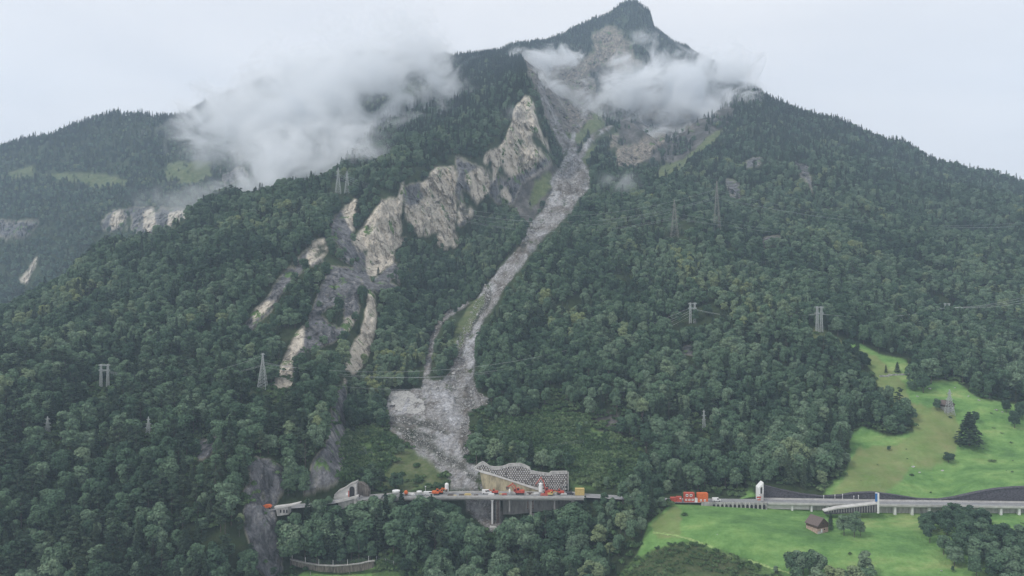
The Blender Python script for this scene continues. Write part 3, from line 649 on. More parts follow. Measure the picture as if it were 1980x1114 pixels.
def put_tree(pi, x, y, z, sc, rz, label, group=None, cat='tree', wide=1.0, tall=1.0, name=None):
    kind, form, cm, tm = PROTO[pi]
    for a_, b_ in ((' thin ', ' '), (' of the mid', ' of mid'), (' in the ', ' in '), (' of the ', ' of ')):
        if len(label.split()) > 16: label = label.replace(a_, b_, 1).replace('of the dense', 'of dense').replace('long-trunked', 'tall-stemmed')
    for a_ in (' leafy', ' trees', ' the', ' the'):
        if len(label.split()) > 16: label = label.replace(a_, '', 1)
    e = empty(name or kind, (x, y, z), rz, label, cat, group); e.scale = (sc*wide, sc*wide, sc*tall)
    for nm, d_ in (('crown', cm), ('trunk', tm)):
        o = bpy.data.objects.new(nm, d_); COL.objects.link(o); o.parent = e
    return e

# candidate places: one per cell of a world grid, finer where the slope is near
pts = []
for (y0, y1, s) in ((385, 640, 6.4), (640, 900, 5.9), (900, 1500, 6.8), (1500, 3100, 8.6)):
    X1 = (2130-CX)/F*y1; X0 = (-150-CX)/F*y1
    gx, gy = np.meshgrid(np.arange(X0, X1, s), np.arange(y0, y1, s))
    gx = gx.ravel()+rng.uniform(-0.45, 0.45, gx.size)*s; gy = gy.ravel()+rng.uniform(-0.45, 0.45, gy.size)*s
    pts.append(np.stack([gx, gy], -1))
pts = np.concatenate(pts); px = pts[:,0]/pts[:,1]*F+CX; Yp = pts[:,1]
k = (px > -150) & (px < 2130); px = px[k]; Yp = Yp[k]; zg = hz(px, Yp); py = row_of(zg, Yp)
RR = regions(px, py, Yp, ['pale_rock','dark_rock','debris','scree','grass','meadow','scrub','clear'])
bad = RR['pale_rock'] | RR['dark_rock'] | RR['debris'] | RR['meadow'] | RR['clear'] | RR['grass']
u = rng.random(len(px))
bad &= ~(RR['dark_rock'] & (u < 0.22)); bad &= ~(RR['pale_rock'] & ~RR['debris'] & (u < 0.05)); bad &= ~(RR['grass'] & ~RR['meadow'] & (u < 0.10))
sn = fbm((px-CX)/F*Yp/60, Yp/260, oct=3, seed=99)
bad |= RR['scree'] & ~((sn > 0.12) & (u < 0.8)) & (u > 0.06)
bad |= (fbm((px-CX)/F*Yp/38, Yp/45, oct=3, seed=101) > 0.40) & (u < 0.8) & (Yp > 520)
bad |= RR['scrub'] & (u > 0.10)
yr = np.interp(px, ROADX, ROADY)
bad |= (np.abs(Yp-yr-3) < 10) & (px > 500) & ~((px > 1130) & (px < 1285)) & ~((px > 584) & (px < 645))
bad |= (np.abs(Yp-yr-3) < 8) & (px > 1130) & (px < 1285)
kk = ~bad; px = px[kk]; Yp = Yp[kk]; zg = zg[kk]; py = py[kk]; yr = yr[kk]; n = len(px)
# species
u = rng.random(n); hi = np.clip((zg-330)/350, 0, 1)
leftlow = (px < 600) & (Yp < 640)
p_sp = 0.12+0.70*hi+0.10*(Yp > 1200); p_pi = np.where(leftlow, 0.30, 0.06)*(1-hi)
kindi = np.where(u < p_sp, NB+rng.integers(0, NS, n), np.where(u < p_sp+p_pi, NB+NS+rng.integers(0, NP, n), rng.integers(0, NB-1, n)))
edge = (px > 940) & (px < 1280) & (Yp > 540) & (Yp < 640); kindi = np.where(edge & (kindi < NB) & (rng.random(n) < 0.6), NB-1, kindi)
gapn = fbm((px-CX)/F*Yp/45, Yp/60, oct=3, seed=88)
scl = (0.54+0.68*rng.random(n)**1.1)*(1+0.25*gapn)*np.interp(Yp, [600, 720, 1500], [1, 0.88, 0.86])*np.where(Yp > 1500, 0.95, 1.0)
scl = np.where(RR['dark_rock'][kk] | RR['pale_rock'][kk] | RR['grass'][kk] | RR['scrub'][kk], scl*0.5, scl)
PH = np.array([16,18,14,17,15,19,20,22,17,18,18.0])
# in front of the road the wood stays below these rows
TX = [-200, 500, 515, 560, 582, 640, 655, 700, 712, 760, 775, 800, 845, 880, 900, 1000, 1060, 1110, 1135, 1180, 1240, 1285, 1300, 2200]
TYY = [0, 0, 992, 994, 962, 958, 988, 962, 950, 950, 944, 950, 955, 975, 1000, 1000, 985, 972, 955, 900, 890, 930, 1000, 1000]
lim = np.interp(px, TX, TYY)
front = (Yp < yr+6) & (px > 505) & (px < 1300)
toprow = row_of(zg+PH[kindi]*scl, Yp)
maxh = (py-lim)*Yp/F
scl = np.where(front & (toprow < lim), np.minimum(scl, maxh/PH[kindi]), scl)
tallr = front & (((px > 690) & (px < 1135) & (Yp > 462)) | ((px > 560) & (px < 650) & (Yp > 445))); scl = np.where(tallr, np.clip(maxh/PH[kindi], 0.2, 1.45), scl)
kp = scl > 0.28
# nothing may stand in front of what the photograph shows clear
CLEAR = [([(640,740),(676,735),(668,800),(670,850),(662,900),(640,900),(645,850),(648,800)],0,560),([(912,888),(1000,892),(1100,905),(1102,950),(912,950)],0,513),([(812,690),(840,640),(905,585),(912,595),(850,650),(832,745),(812,745)],0,700),([(872,962),(965,962),(975,1030),(945,1035),(925,1010),(890,990)],0,480),
 ([(750,756),(830,742),(870,730),(935,770),(915,830),(912,900),(870,910),(790,850),(750,800)],0,600),
 ([(700,560),(724,590),(720,650),(690,730),(664,745),(690,640)],0,600),
 ([(490,685),(526,685),(526,752),(490,752)],0,592),([(186,703),(218,703),(218,742),(186,742)],0,592),([(84,806),(100,806),(100,834),(84,834)],0,556),([(280,806),(294,806),(294,836),(280,836)],0,530),
 ([(1332,588),(1348,588),(1348,618),(1332,618)],0,720),([(1572,592),(1596,592),(1596,636),(1572,636)],0,686),([(1822,586),(1840,586),(1840,608),(1822,608)],0,775),([(1355,794),(1367,794),(1367,826),(1355,826)],0,592),
 ([(1296,390),(1312,390),(1312,455),(1296,455)],0,940),([(1376,356),(1396,356),(1396,446),(1376,446)],0,872),([(646,330),(664,330),(664,370),(646,370)],0,1025),
 ([(478,905),(545,905),(552,960),(545,1090),(490,1090)],0,440),([(600,890),(655,870),(655,950),(600,950)],0,500),
 ([(1648,672),(1700,690),(1750,700),(1750,740),(1700,742)],0,640),([(550,1100),(800,1100),(800,1200),(550,1200)],0,470),([(553,1066),(800,1072),(820,1110),(553,1112)],0,451)]
CLEAR = [(pl if max(x for x,_ in pl)-min(x for x,_ in pl) > 45 else [(x+(16 if x > sum(c for c,_ in pl)/len(pl) else -16)*600/max(b_,1)*0.9, y+(3 if y > 700 else 0)) for x, y in pl], a_, b_) for pl, a_, b_ in CLEAR]
rowmid = row_of(zg+PH[kindi]*scl*0.75, Yp)
for poly, a, b in CLEAR:
    kp &= ~(((inpoly(px, rowmid, poly)) | inpoly(px, row_of(zg+PH[kindi]*scl, Yp), poly) | inpoly(px, row_of(zg+PH[kindi]*scl*0.35, Yp), poly)) & (Yp < b))
uu = rng.random(len(px))
for fr_, pr in ((0.55, (1, 0.93, 0.88, 1.0)), (0.95, (1, 0.9, 0.8, 1.0))):
    cl, ds = behind(px, row_of(zg+PH[kindi]*scl*fr_, Yp)); th_ = np.where((Yp < 470) & (cl == 2), 0.6, np.array([0, 0.93, 0.84, 1.0])[cl])
    kp &= ~((cl > 0) & (ds > Yp+4) & (uu < th_) & ~((px > 572) & (px < 652) & (Yp < 486)))
for side in (-1, 1):
    cl, ds = behind(px+side*3.5*scl*F/Yp*0.8, row_of(zg+PH[kindi]*scl*0.6, Yp)); kp &= ~((cl == 3) & (ds > Yp+4) & (uu < 0.4))
# what the camera, or one a step aside, could see
seenrow = hz(px, Yp, HVIS)
kp &= (row_of(zg+PH[kindi]*scl, Yp) < seenrow+14)
px, Yp, zg, py, kindi, scl = (a[kp] for a in (px, Yp, zg, py, kindi, scl)); n = len(px)
Xp = (px-CX)/F*Yp; rot = rng.random(n)*6.283
print('forest trees', n)
size = PH[kindi]*scl/Yp
inview = (px > 0) & (px < 1980) & (row_of(zg+PH[kindi]*scl*0.7, Yp) < 1110) & (row_of(zg+PH[kindi]*scl, Yp) < seenrow[kp]-4)
single = np.zeros(n, bool)
for lo, hi_, cnt in ((0, NB, 190), (NB, NB+NS, 150), (NB+NS, NB+NS+NP, 140)):
    ii = np.where((kindi >= lo) & (kindi < hi_) & inview)[0]; ii = ii[np.argsort(-size[ii])][:cnt]; single[ii] = True
ZONES = [([(0,1040),(250,1040),(250,1200),(0,1200)],'at the foot of the left slope'),([(250,1020),(480,1020),(480,1200),(250,1200)],'beside the grey rock buttress base'),
 ([(0,970),(250,970),(250,1040),(0,1040)],'low on the left slope'),([(250,960),(480,960),(480,1020),(250,1020)],'left of the grey rock buttress'),
 ([(0,880),(260,880),(260,970),(0,970)],'below the small left pylons'),([(260,880),(500,880),(500,960),(260,960)],'above the grey rock buttress'),
 ([(0,700),(260,700),(260,880),(0,880)],'around the small left pylons'),([(260,700),(520,700),(520,880),(260,880)],'below the tall left pylon'),
 ([(500,860),(660,860),(660,975),(500,975)],'by the tunnel portal rocks'),([(500,660),(745,660),(745,860),(500,860)],'beside the narrow rock rib'),
 ([(480,975),(660,975),(660,1080),(480,1080)],'below the half gallery road'),([(660,940),(780,940),(780,1100),(660,1100)],'below the viaduct left end'),
 ([(780,940),(900,940),(900,1100),(780,1100)],'left of the gully under the deck'),([(900,940),(1020,940),(1020,1114),(900,1114)],'below the viaduct middle'),
 ([(1020,940),(1130,940),(1130,1114),(1020,1114)],'below the viaduct right end'),([(1130,860),(1300,860),(1300,1000),(1130,1000)],'between viaduct and red cabins'),
 ([(1130,1000),(1280,1000),(1280,1114),(1130,1114)],'left of the lower meadow'),([(640,1060),(900,1060),(900,1200),(640,1200)],'by the fenced path at the bottom'),
 ([(1300,860),(1480,860),(1480,975),(1300,975)],'behind the red site cabins'),([(1280,740),(1480,740),(1480,860),(1280,860)],'by the pylon above the cabins'),
 ([(1480,740),(1650,740),(1650,960),(1480,960)],'edging the upper meadow'),([(1650,640),(1790,640),(1790,850),(1650,850)],'at the top of the upper meadow'),
 ([(1790,600),(1990,600),(1990,790),(1790,790)],'in the wood above the hut meadow'),([(920,700),(1280,700),(1280,880),(920,880)],'right of the debris channel'),([(920,560),(1280,560),(1280,700),(920,700)],'right of the narrow channel'),([(1280,560),(1500,560),(1500,740),(1280,740)],'near the mid slope pylon'),([(1500,540),(1790,540),(1790,740),(1500,740)],'near the clearing pylon'),([(1790,400),(2000,400),(2000,620),(1790,620)],'near the right edge cables'),([(560,500),(920,500),(920,760),(560,760)],'below the pale cliffs'),([(0,400),(260,400),(260,700),(0,700)],'high on the left spur'),([(260,380),(560,380),(560,700),(260,700)],'left of the dark cliffs'),([(560,200),(1060,200),(1060,500),(560,500)],'around the pale cliffs'),([(1000,300),(1420,300),(1420,560),(1000,560)],'by the needle thin pylon'),([(1420,200),(1790,200),(1790,540),(1420,540)],'on the right spur'),([(1060,0),(1440,0),(1440,300),(1060,300)],'on the summit ridge')]
for pi, p in enumerate(PROTO): FORM[pi] = p[1]
def zone_of(a, b):
    for poly, s in ZONES:
        if inpoly(np.array([a]), np.array([b]), poly)[0]: return s
    return 'on the wooded slope'
KW = {'broadleaf_tree': 'leafy tree', 'spruce_tree': 'dark spruce', 'pine_tree': 'thin pine'}
ORD = ['leftmost','second from left','third from left','fourth from left','fifth from left','sixth from left','seventh from left','eighth from left']
fam = {}
for i in np.where(single)[0]:
    kind, form = PROTO[kindi[i]][:2]; zn = zone_of(px[i], float(row_of(zg[i]+5, Yp[i])))
    sz_ = 'large' if scl[i] > 0.95 else ('small' if scl[i] < 0.75 else 'mid-sized')
    fam.setdefault((f"{sz_} {form} {KW[kind]}", zn), []).append(i)
for (ph, zn), ids in fam.items():
    ids.sort(key=lambda i: px[i])
    for j, i in enumerate(ids):
        if len(ids) == 1: lb = f"{ph} {zn}"
        elif len(ids) <= 8:
            lb = f"{ORD[j] if j < len(ids)-1 or len(ids) > 3 else 'rightmost'} of the {ph}s {zn}"
            if len(lb.split()) > 16: lb = f"{ORD[j]} of {ph}s {zn}".replace('thin ', '').replace('leafy ', '').replace('dark ', '')
        else: lb = f"{ph} {zn}"
        put_tree(int(kindi[i]), Xp[i], Yp[i], zg[i]-0.3, scl[i], rot[i], lb, f"{ph}s {zn}", wide=rng.uniform(0.9,1.15))

def scatter(name, X, Y, Zv, rz, sc, ki, sources, label, kind='stuff', tilt=None, wide=None):
    """one object whose copies of the sources stand on its points"""
    me = bpy.data.meshes.new(name); k = len(X); me.vertices.add(k)
    me.vertices.foreach_set('co', np.stack([X, Y, Zv], -1).astype(np.float32).ravel())
    a = me.attributes.new('rot', 'FLOAT_VECTOR', 'POINT'); r3 = np.zeros((k,3), np.float32); r3[:,2] = rz
    if tilt is not None: r3[:,0] = tilt[:,0]; r3[:,1] = tilt[:,1]
    a.data.foreach_set('vector', r3.ravel())
    wv = np.ones(k) if wide is None else wide
    a = me.attributes.new('scl', 'FLOAT_VECTOR', 'POINT'); a.data.foreach_set('vector', np.stack([sc*wv, sc*wv, sc], -1).astype(np.float32).ravel())
    a = me.attributes.new('kind_index', 'INT', 'POINT'); a.data.foreach_set('value', ki.astype(np.int32))
    me.update(); o = bpy.data.objects.new(name, me); COL.objects.link(o); tag(o, label, None, None, kind)
    ng = bpy.data.node_groups.new(name+'_nodes', 'GeometryNodeTree')
    ng.interface.new_socket('Geometry', in_out='INPUT', socket_type='NodeSocketGeometry'); ng.interface.new_socket('Geometry', in_out='OUTPUT', socket_type='NodeSocketGeometry')
    gi = ng.nodes.new('NodeGroupInput'); go = ng.nodes.new('NodeGroupOutput'); J = ng.nodes.new('GeometryNodeJoinGeometry')
    def na(nm, ty):
        q = ng.nodes.new('GeometryNodeInputNamedAttribute'); q.data_type = ty; q.inputs['Name'].default_value = nm; return q.outputs['Attribute']
    rr = na('rot', 'FLOAT_VECTOR'); ss = na('scl', 'FLOAT_VECTOR'); kx = na('kind_index', 'INT')
    for j, obs in enumerate(sources):
        cmp_ = ng.nodes.new('FunctionNodeCompare'); cmp_.data_type = 'INT'; cmp_.operation = 'EQUAL'
        ng.links.new(kx, cmp_.inputs[2]); cmp_.inputs[3].default_value = j
        jj = ng.nodes.new('GeometryNodeJoinGeometry')
        for so_ in obs:
            oi = ng.nodes.new('GeometryNodeObjectInfo'); oi.transform_space = 'ORIGINAL'; oi.inputs['Object'].default_value = so_; oi.inputs['As Instance'].default_value = False
            ng.links.new(oi.outputs['Geometry'], jj.inputs[0])
        ip = ng.nodes.new('GeometryNodeInstanceOnPoints')
        ng.links.new(gi.outputs[0], ip.inputs['Points']); ng.links.new(cmp_.outputs[0], ip.inputs['Selection']); ng.links.new(jj.outputs[0], ip.inputs['Instance'])
        e2r = ng.nodes.new('FunctionNodeEulerToRotation'); ng.links.new(rr, e2r.inputs[0]); ng.links.new(e2r.outputs[0], ip.inputs['Rotation']); ng.links.new(ss, ip.inputs['Scale'])
        ng.links.new(ip.outputs[0], J.inputs[0])
    ng.links.new(J.outputs[0], go.inputs[0])
    md = o.modifiers.new('copies', 'NODES'); md.node_group = ng
    return o
srcs = []
for kind, form, cm, tm in PROTO:
    a = next(o for o in SC.objects if o.type == 'MESH' and o.data == cm); b = next(o for o in SC.objects if o.type == 'MESH' and o.data == tm)
    srcs.append((a, b))
r_ = ~single
scatter('forest', Xp[r_], Yp[r_], zg[r_]-0.3, rot[r_], scl[r_], kindi[r_], srcs, 'dense mixed forest of leafy trees and conifers covering the mountain', wide=rng.uniform(0.85,1.2,int(r_.sum())))

# the trees and bushes that stand by themselves in the meadows: (column, row of the foot, height m, proto, width, label)
LONE = [
 (1874,862,24,'spruce_tree',8,1.75,'lone big dark conifer with a broad crown in the upper meadow'),
 (1886,820,9,'broadleaf_tree',0,1.0,'small round tree just behind the big lone conifer'),
 (1812,794,10,'broadleaf_tree',4,0.9,'dark tree standing against the small hut on the upper meadow'),
 (1768,748,19,'broadleaf_tree',2,1.0,'pale leafy tree, left of the round group at the meadow top'),
 (1800,742,22,'broadleaf_tree',4,1.1,'tallest pale tree of the round group at the meadow top'),
 (1785,760,15,'broadleaf_tree',0,1.2,'foremost tree of the round group at the meadow top'),
 (1764,756,8,'broadleaf_tree',2,1.3,'low dark bushy tree at the foot of the round group'),
 (1818,730,16,'broadleaf_tree',1,1.1,'right hand tree of the round group at the meadow top'),
 (1735,722,9,'spruce_tree',8,1.3,'small pointed conifer on the stone wall at the meadow top'),
 (1713,722,7,'spruce_tree',6,1.2,'smallest conifer on the stone wall at the meadow top'),
 (1719,873,4,'broadleaf_tree',4,1.0,'tiny dark bush alone on the dry meadow'),
 (1834,894,7,'broadleaf_tree',2,1.5,'wide low bush in the middle of the upper meadow'),
 (1946,798,10,'broadleaf_tree',0,1.0,'small round tree above the right edge bushes'),
 (1962,830,14,'broadleaf_tree',4,0.9,'leaning round tree near the right edge of the upper meadow'),
 (1976,812,14,'broadleaf_tree',2,0.9,'dark tree at the right edge of the upper meadow'),
 (1652,1040,15,'broadleaf_tree',0,0.9,'dark leafy tree right of the lower barn'),
 (1632,1036,12,'broadleaf_tree',2,0.9,'rounded tree close to the lower barn'),
 (1606,1020,9,'spruce_tree',8,0.9,'dark conifer touching the lower barn'),
 (1664,1036,9,'broadleaf_tree',4,0.9,'lower tree at the right end of the barn copse'),
 (1500,1112,5,'broadleaf_tree',3,1.1,'thin scrubby bush alone by the lower meadow edge'),
 (1842,1108,4,'broadleaf_tree',3,1.0,'small pale sapling in the lower meadow'),
]
for (a, b, hh, kd, pi, wd, lb) in LONE:
    g = G(a, b, 395); s = hh/PH[pi]
    e = put_tree(pi, g.x, g.y, g.z-0.2, s, a*1.3, lb, wide=wd)
def clump(poly, count, h0, h1, label, group, ymax=476):
    xs = [p[0] for p in poly]; ys = [p[1] for p in poly]; got = []; tries = 0
    while len(got) < count and tries < 6000:
        tries += 1; a = rng.uniform(min(xs), max(xs)); b = rng.uniform(min(ys), max(ys))
        if not inpoly(np.array([a]), np.array([b]), poly)[0]: continue
        g = G(a, b, 300)
        if any((g-q).length < 4.6 for q in got): continue
        got.append(g)
    got.sort(key=lambda q: q.y)
    cf = {}
    for j, g in enumerate(got):
        pi = int(rng.choice([0, 1, 2, 3, 4, 4])); hh = rng.uniform(h0, h1); s = hh/PH[pi]
        size_ = 'large' if hh > h0+(h1-h0)*0.66 else ('small' if hh < h0+(h1-h0)*0.33 else 'mid-sized')
        where = 'front' if j < len(got)/3 else ('rear' if j > len(got)*2/3 else 'middle')
        cf.setdefault((f"{size_} {FORM[pi]}", where), []).append((g, pi, s))
    for (a_, w_), l_ in cf.items():
        l_.sort(key=lambda t_: t_[0].x/t_[0].y)
        for j, (g, pi, s) in enumerate(l_):
            put_tree(pi, g.x, g.y, g.z-0.2, s, rng.random()*6.28, (f"{a_} leafy tree in the {w_} of the {label}" if len(l_) == 1 else f"{ORD[min(j,7)]} of {a_} trees in the {w_} of the {label}"), f"{a_} {w_} trees of the {group}", wide=1.15)
clump([(1765,1022),(1800,1010),(1870,1005),(1930,1030),(1985,1060),(2060,1080),(2060,1230),(1960,1180),(1880,1120),(1800,1072)], 60, 9, 14, 'dense lower right copse', 'lower right copse')
clump([(1800,1018),(1850,1000),(1905,1004),(1910,1022),(1810,1040)], 8, 9, 12.5, 'roadside copse in the lower right corner', 'copse beside the road')
clump([(1512,1135),(1560,1118),(1640,1128),(1705,1150),(1700,1230),(1510,1230)], 22, 12, 16, 'dark bottom copse below the barn', 'bottom copse')
clump([(1540,1125),(1560,1112),(1600,1120),(1590,1135)], 3, 12, 14, 'tall back of the bottom copse', 'bottom copse back')
clump([(545,900),(590,935),(600,955),(560,960)], 8, 6, 9, 'green pocket between the dark rocks', 'green pocket')

# shrubs and ground cover
q = []
for (y0, y1, s) in ((300, 700, 2.6),):
    gx, gy = np.meshgrid(np.arange(-330, 420, s), np.arange(y0, y1, s))
    gx = gx.ravel()+rng.uniform(-1.3, 1.3, gx.size); gy = gy.ravel()+rng.uniform(-1.3, 1.3, gy.size)
a = gx/gy*F+CX; zz = hz(a, gy); b = row_of(zz, gy)
SR = regions(a, b, gy, ['scrub','dark_rock','pale_rock','debris','grass','meadow','scree'])
den = fbm(gx/20, gy/20, oct=3, seed=77)
yr2 = np.interp(a, ROADX, ROADY)
ok = (SR['meadow'] & (rng.random(len(a)) < 0.006) & (gy > 415)) | (SR['scrub'] & ~SR['grass'] & (den > -0.32) & ~SR['debris'] & (~SR['meadow'] | ((a > 1100) & (gy < 441)))) | (SR['dark_rock'] & (rng.random(len(a)) < 0.07)) | (SR['grass'] & (rng.random(len(a)) < 0.06)) | (SR['scree'] & (rng.random(len(a)) < 0.2)) | (~SR['meadow'] & ~SR['debris'] & ~SR['pale_rock'] & ~SR['dark_rock'] & ~SR['grass'] & (rng.random(len(a)) < 0.35) & (gy > 440) & (gy < 640))
ok &= ~((np.abs(gy-yr2-4) < 9) & (a > 500))
ok &= ~((a > 1180) & (gy < 440) & (den < -0.25))
a, gy, gx, zz = a[ok], gy[ok], gx[ok], zz[ok]; k = len(a)
proto_sh = []
for s, (sx_, sy_), lb in ((31, (742, 905), 'rounded green bush beside the grassy landslide bank'), (32, (1150, 890), 'spreading green bush above the anchored retaining wall')):
    cm, tb = shrub(s); g = G(sx_, sy_, 470); e = empty('bush', g, 0, lb, 'bush'); e.scale = (1.6, 1.6, 1.4)
    fo = bpy.data.objects.new('foliage', cm); COL.objects.link(fo); fo.parent = e
    st = tb.build('stem', M['bark'], e); proto_sh.append((fo, st))
low = (a > 1180) & (gy < 440)
scatter('undergrowth', gx, gy, zz-0.1, rng.random(k)*6.28, np.where(low | ((a > 1280) & (SR['meadow'][ok])), rng.uniform(0.25,0.9,k), rng.uniform(0.6,1.6,k)), rng.integers(0,2,k), proto_sh, 'low green brambles and shrubs covering the open banks')
print('shrubs', k)
# boulders and rubble on the debris channel
def boulder(seed, r=1.0):
    rs = np.random.default_rng(seed); m = MB()
    import bmesh
    bm = bmesh.new(); bmesh.ops.create_icosphere(bm, subdivisions=2, radius=r)
    pl = [(Vector(sph(1, rs)[0]), rs.uniform(0.45, 0.8)*r) for _ in range(9)]
    for v in bm.verts:
        for nrm, dd in pl:
            t = v.co.dot(nrm)
            if t > dd: v.co -= nrm*(t-dd)
        v.co.z *= 0.75
    me = bpy.data.meshes.new('boulder'); bm.to_mesh(me); bm.free(); me.materials.append(M['rock']); return me
bo = []
for s, (a_, b_), r, lb in ((51, (888, 872), 1.6, 'big angular boulder low in the debris channel'), (52, (838, 770), 1.5, 'angular boulder at the top of the debris fan'), (53, (1787, 738), 1.3, 'white boulder at the top of the upper meadow')):
    g = G(a_, b_, 480); o = bpy.data.objects.new('boulder', boulder(s)); COL.objects.link(o); o.location = g; o.scale = (r, r, r); tag(o, lb, 'boulder'); bo.append(o)
for (a_, b_, r, lb) in ((1798,752,1.2,'flat white boulder left of the pylon on the upper meadow'),(1774,767,1.0,'small white boulder on the dry meadow edge'),(1872,768,0.9,'pale stone in the meadow right of the hut pylon'),(1893,775,1.1,'pale flat stone near the wood above the hut'),(1926,794,1.2,'long grey stone on the right of the upper meadow'),(1938,798,0.9,'smaller grey stone right of the long stone'),(1766,904,1.1,'grey stone on the edge of the dry meadow'),(1778,915,0.8,'small grey stone below the dry meadow'),(1822,910,1.0,'pale stone in the lower part of the upper meadow'),(1387,1035,0.5,'tiny white stone in the lower meadow'),(1820,1105,0.7,'white stone beside the sapling in the lower meadow'),(1846,752,0.9,'pale stone in the meadow behind the hut pylon')):
    g = G(a_, b_, 395); o = bpy.data.objects.new('boulder', bo[2].data); COL.objects.link(o); o.location = g; o.rotation_euler = (0, 0, a_); o.scale = (r*1.3, r, r*0.7); tag(o, lb, 'boulder')
K = 150000
a = rng.uniform(740, 1160, K); Yq = np.exp(rng.uniform(math.log(430), math.log(1450), K)); zz = hz(a, Yq); b = row_of(zz, Yq)
DR = regions(a, b, Yq, ['debris'])['debris'] & ~inpoly(a, b, [(750,755),(792,755),(803,763),(826,776),(826,806),(776,806),(750,790)]); a, Yq, zz = a[DR], Yq[DR], zz[DR]; k = len(a)
sz2 = 0.24/(rng.random(k)**0.5+0.06); sz2 = np.clip(sz2, 0.22, 2.4)*np.clip(Yq/900, 0.7, 1.3)
scatter('rubble', (a-CX)/F*Yq, Yq, zz+sz2*0.2, rng.random(k)*6.28, sz2, rng.integers(0,3,k), [(x,) for x in bo], 'grey rock rubble filling the landslide channel', tilt=rng.uniform(-0.8,0.8,(k,2)))
print('rubble', k)

# ------------------------------------------------------------------ the road, viaduct, walls and portals
def W(a, b, Y): return Vector(((a-CX)/F*Y, Y, CZ-(b-CY)*Y/F))
def rp(p, dy=0.0, z=ZR): return Vector(((p-CX)/F*YR(p), YR(p)+dy, z))
def sweep(name, prof, ps, m, parent=None, zoff=0.0):
    """closed profile of (across, height) drawn along the road line between columns ps"""
    v = []; f = []; n = len(prof)
    for p in ps:
        o = rp(p)
        for dy, z in prof: v.append((o.x, o.y+dy, z+zoff))
    for i in range(len(ps)-1):
        for j in range(n): f.append((i*n+j, (i+1)*n+j, (i+1)*n+(j+1) % n, i*n+(j+1) % n))
    f.append(tuple(range(n))); f.append(tuple((len(ps)-1)*n+n-1-j for j in range(n)))
    return mesh_obj(name, v, f, m, parent)
def strip(name, dy0, dy1, z, ps, m, parent=None):
    return sweep(name, [(dy0, z-0.05), (dy1, z-0.05), (dy1, z), (dy0, z)], ps, m, parent)
def rng_px(a, b, st=20):
    k = max(2, int((b-a)/st)+1); return list(np.linspace(a, b, k))
rd = strip('road', -4.6, 4.6, 68.08, rng_px(1118, 2420), M['asphalt']); tag(rd, None, None, None, 'structure')
rd2 = strip('road', -4.6, 4.6, 68.08, rng_px(500, 700), M['asphalt']); tag(rd2, None, None, None, 'structure')
for dy in (-4.2, 4.2):
    for a, b in ((1118, 2420), (500, 700)):
        tag(strip('road_marking', dy-0.08, dy+0.08, 68.12, rng_px(a, b), M['white']), None, None, None, 'structure')

def viaduct(label, a, b, piers, zfoot, thick=1.9, rail=True, name='viaduct', edge='concrete'):
    e = empty(name, rp((a+b)/2, 0, zfoot), 0, label, 'viaduct'); inv = Matrix.Translation(-e.location)
    def kid(o): o.parent = e; o.matrix_parent_inverse = inv; return o
    ps = rng_px(a, b)
    kid(sweep('deck', [(-5.4, 67.75), (-5.2, 67.75-thick*0.55), (-3.4, 68-thick*1.35), (3.4, 68-thick*1.35), (5.4, 67.75), (5.4, 68.0), (-5.4, 68.0)], ps, M['concrete']))
    kid(strip('roadway', -4.7, 4.7, 68.07, ps, M['asphalt']))
    kid(sweep('parapet', [(-5.5, 67.6), (-5.05, 67.6), (-5.05, 68.75), (-5.5, 68.75)], ps, M[edge]))
    kid(sweep('parapet', [(5.05, 67.9), (5.5, 67.9), (5.5, 68.8), (5.05, 68.8)], ps, M[edge]))
    if rail:
        m = MB()
        pts = [rp(p, -5.3, 69.55) for p in ps]; m.tube(pts, 0.05)
        for p in rng_px(a, b, 7): m.bar(rp(p, -5.3, 68.7), rp(p, -5.3, 69.55), 0.045, n=4)
        kid(m.build('railing', M['steel']))
    for (p, wd, zf, mm_, cap) in piers:
        c = rp(p, 0, 0); m = MB(); m.box(c.x-wd/2, c.x+wd/2, c.y-(4.6 if name == 'hillside_viaduct' else 3.2), c.y+3.2, zf, 66.9)
        pr = kid(m.build('pier', M[mm_]))
        if cap:
            mc = MB(); mc.prism([(c.x-wd/2-0.9, 66.35), (c.x+wd/2+0.9, 66.35), (c.x+wd/2+0.9, 65.8), (c.x+wd/2, 64.9), (c.x-wd/2, 64.9), (c.x-wd/2-0.9, 65.8)], c.y-3.6, c.y+3.6)
            kid(mc.build('pier_cap', M[mm_]))
    return e, kid
vd, kid = viaduct('long grey concrete road viaduct crossing the rubble gully', 738, 1130,
    [(952, 1.1, 49, 'white', True), (1026, 1.4, 54, 'oldconcrete', False), (1107, 1.4, 58, 'oldconcrete', True), (985, 0.9, 58, 'oldconcrete', False), (1072, 0.9, 59, 'oldconcrete', False)], 50)
# scaffold towers under repair beside the piers
def scaffold(p, wd, zf, label, dy=-3.2):
    c = rp(p, dy, zf); e = empty('scaffold_tower', c, 0, label, 'scaffold', 'scaffold towers under the viaduct')
    hgt = 66.0-zf; m = MB()
    for sx in (-wd/2, wd/2):
        for sy in (-1, 1): m.bar((sx, sy, 0), (sx, sy, hgt), 0.11, n=4)
    m.build('pole', M['steel'], e); m = MB(); z_ = 1.0
    while z_ < hgt:
        m.box(-wd/2, wd/2, -1.0, 1.0, z_, z_+0.1); m.bar((-wd/2, -1, z_), (wd/2, -1, min(hgt, z_+2)), 0.05, n=4); z_ += 2.0
    m.build('platform', M['brownsteel'], e); m = MB(); m.box(-wd/2+0.12, wd/2-0.12, -0.2, 0.9, 0, hgt); m.build('netting', M['brownsteel'], e)
scaffold(963, 2.4, 50, 'tall brown scaffold tower next to the white viaduct pier')
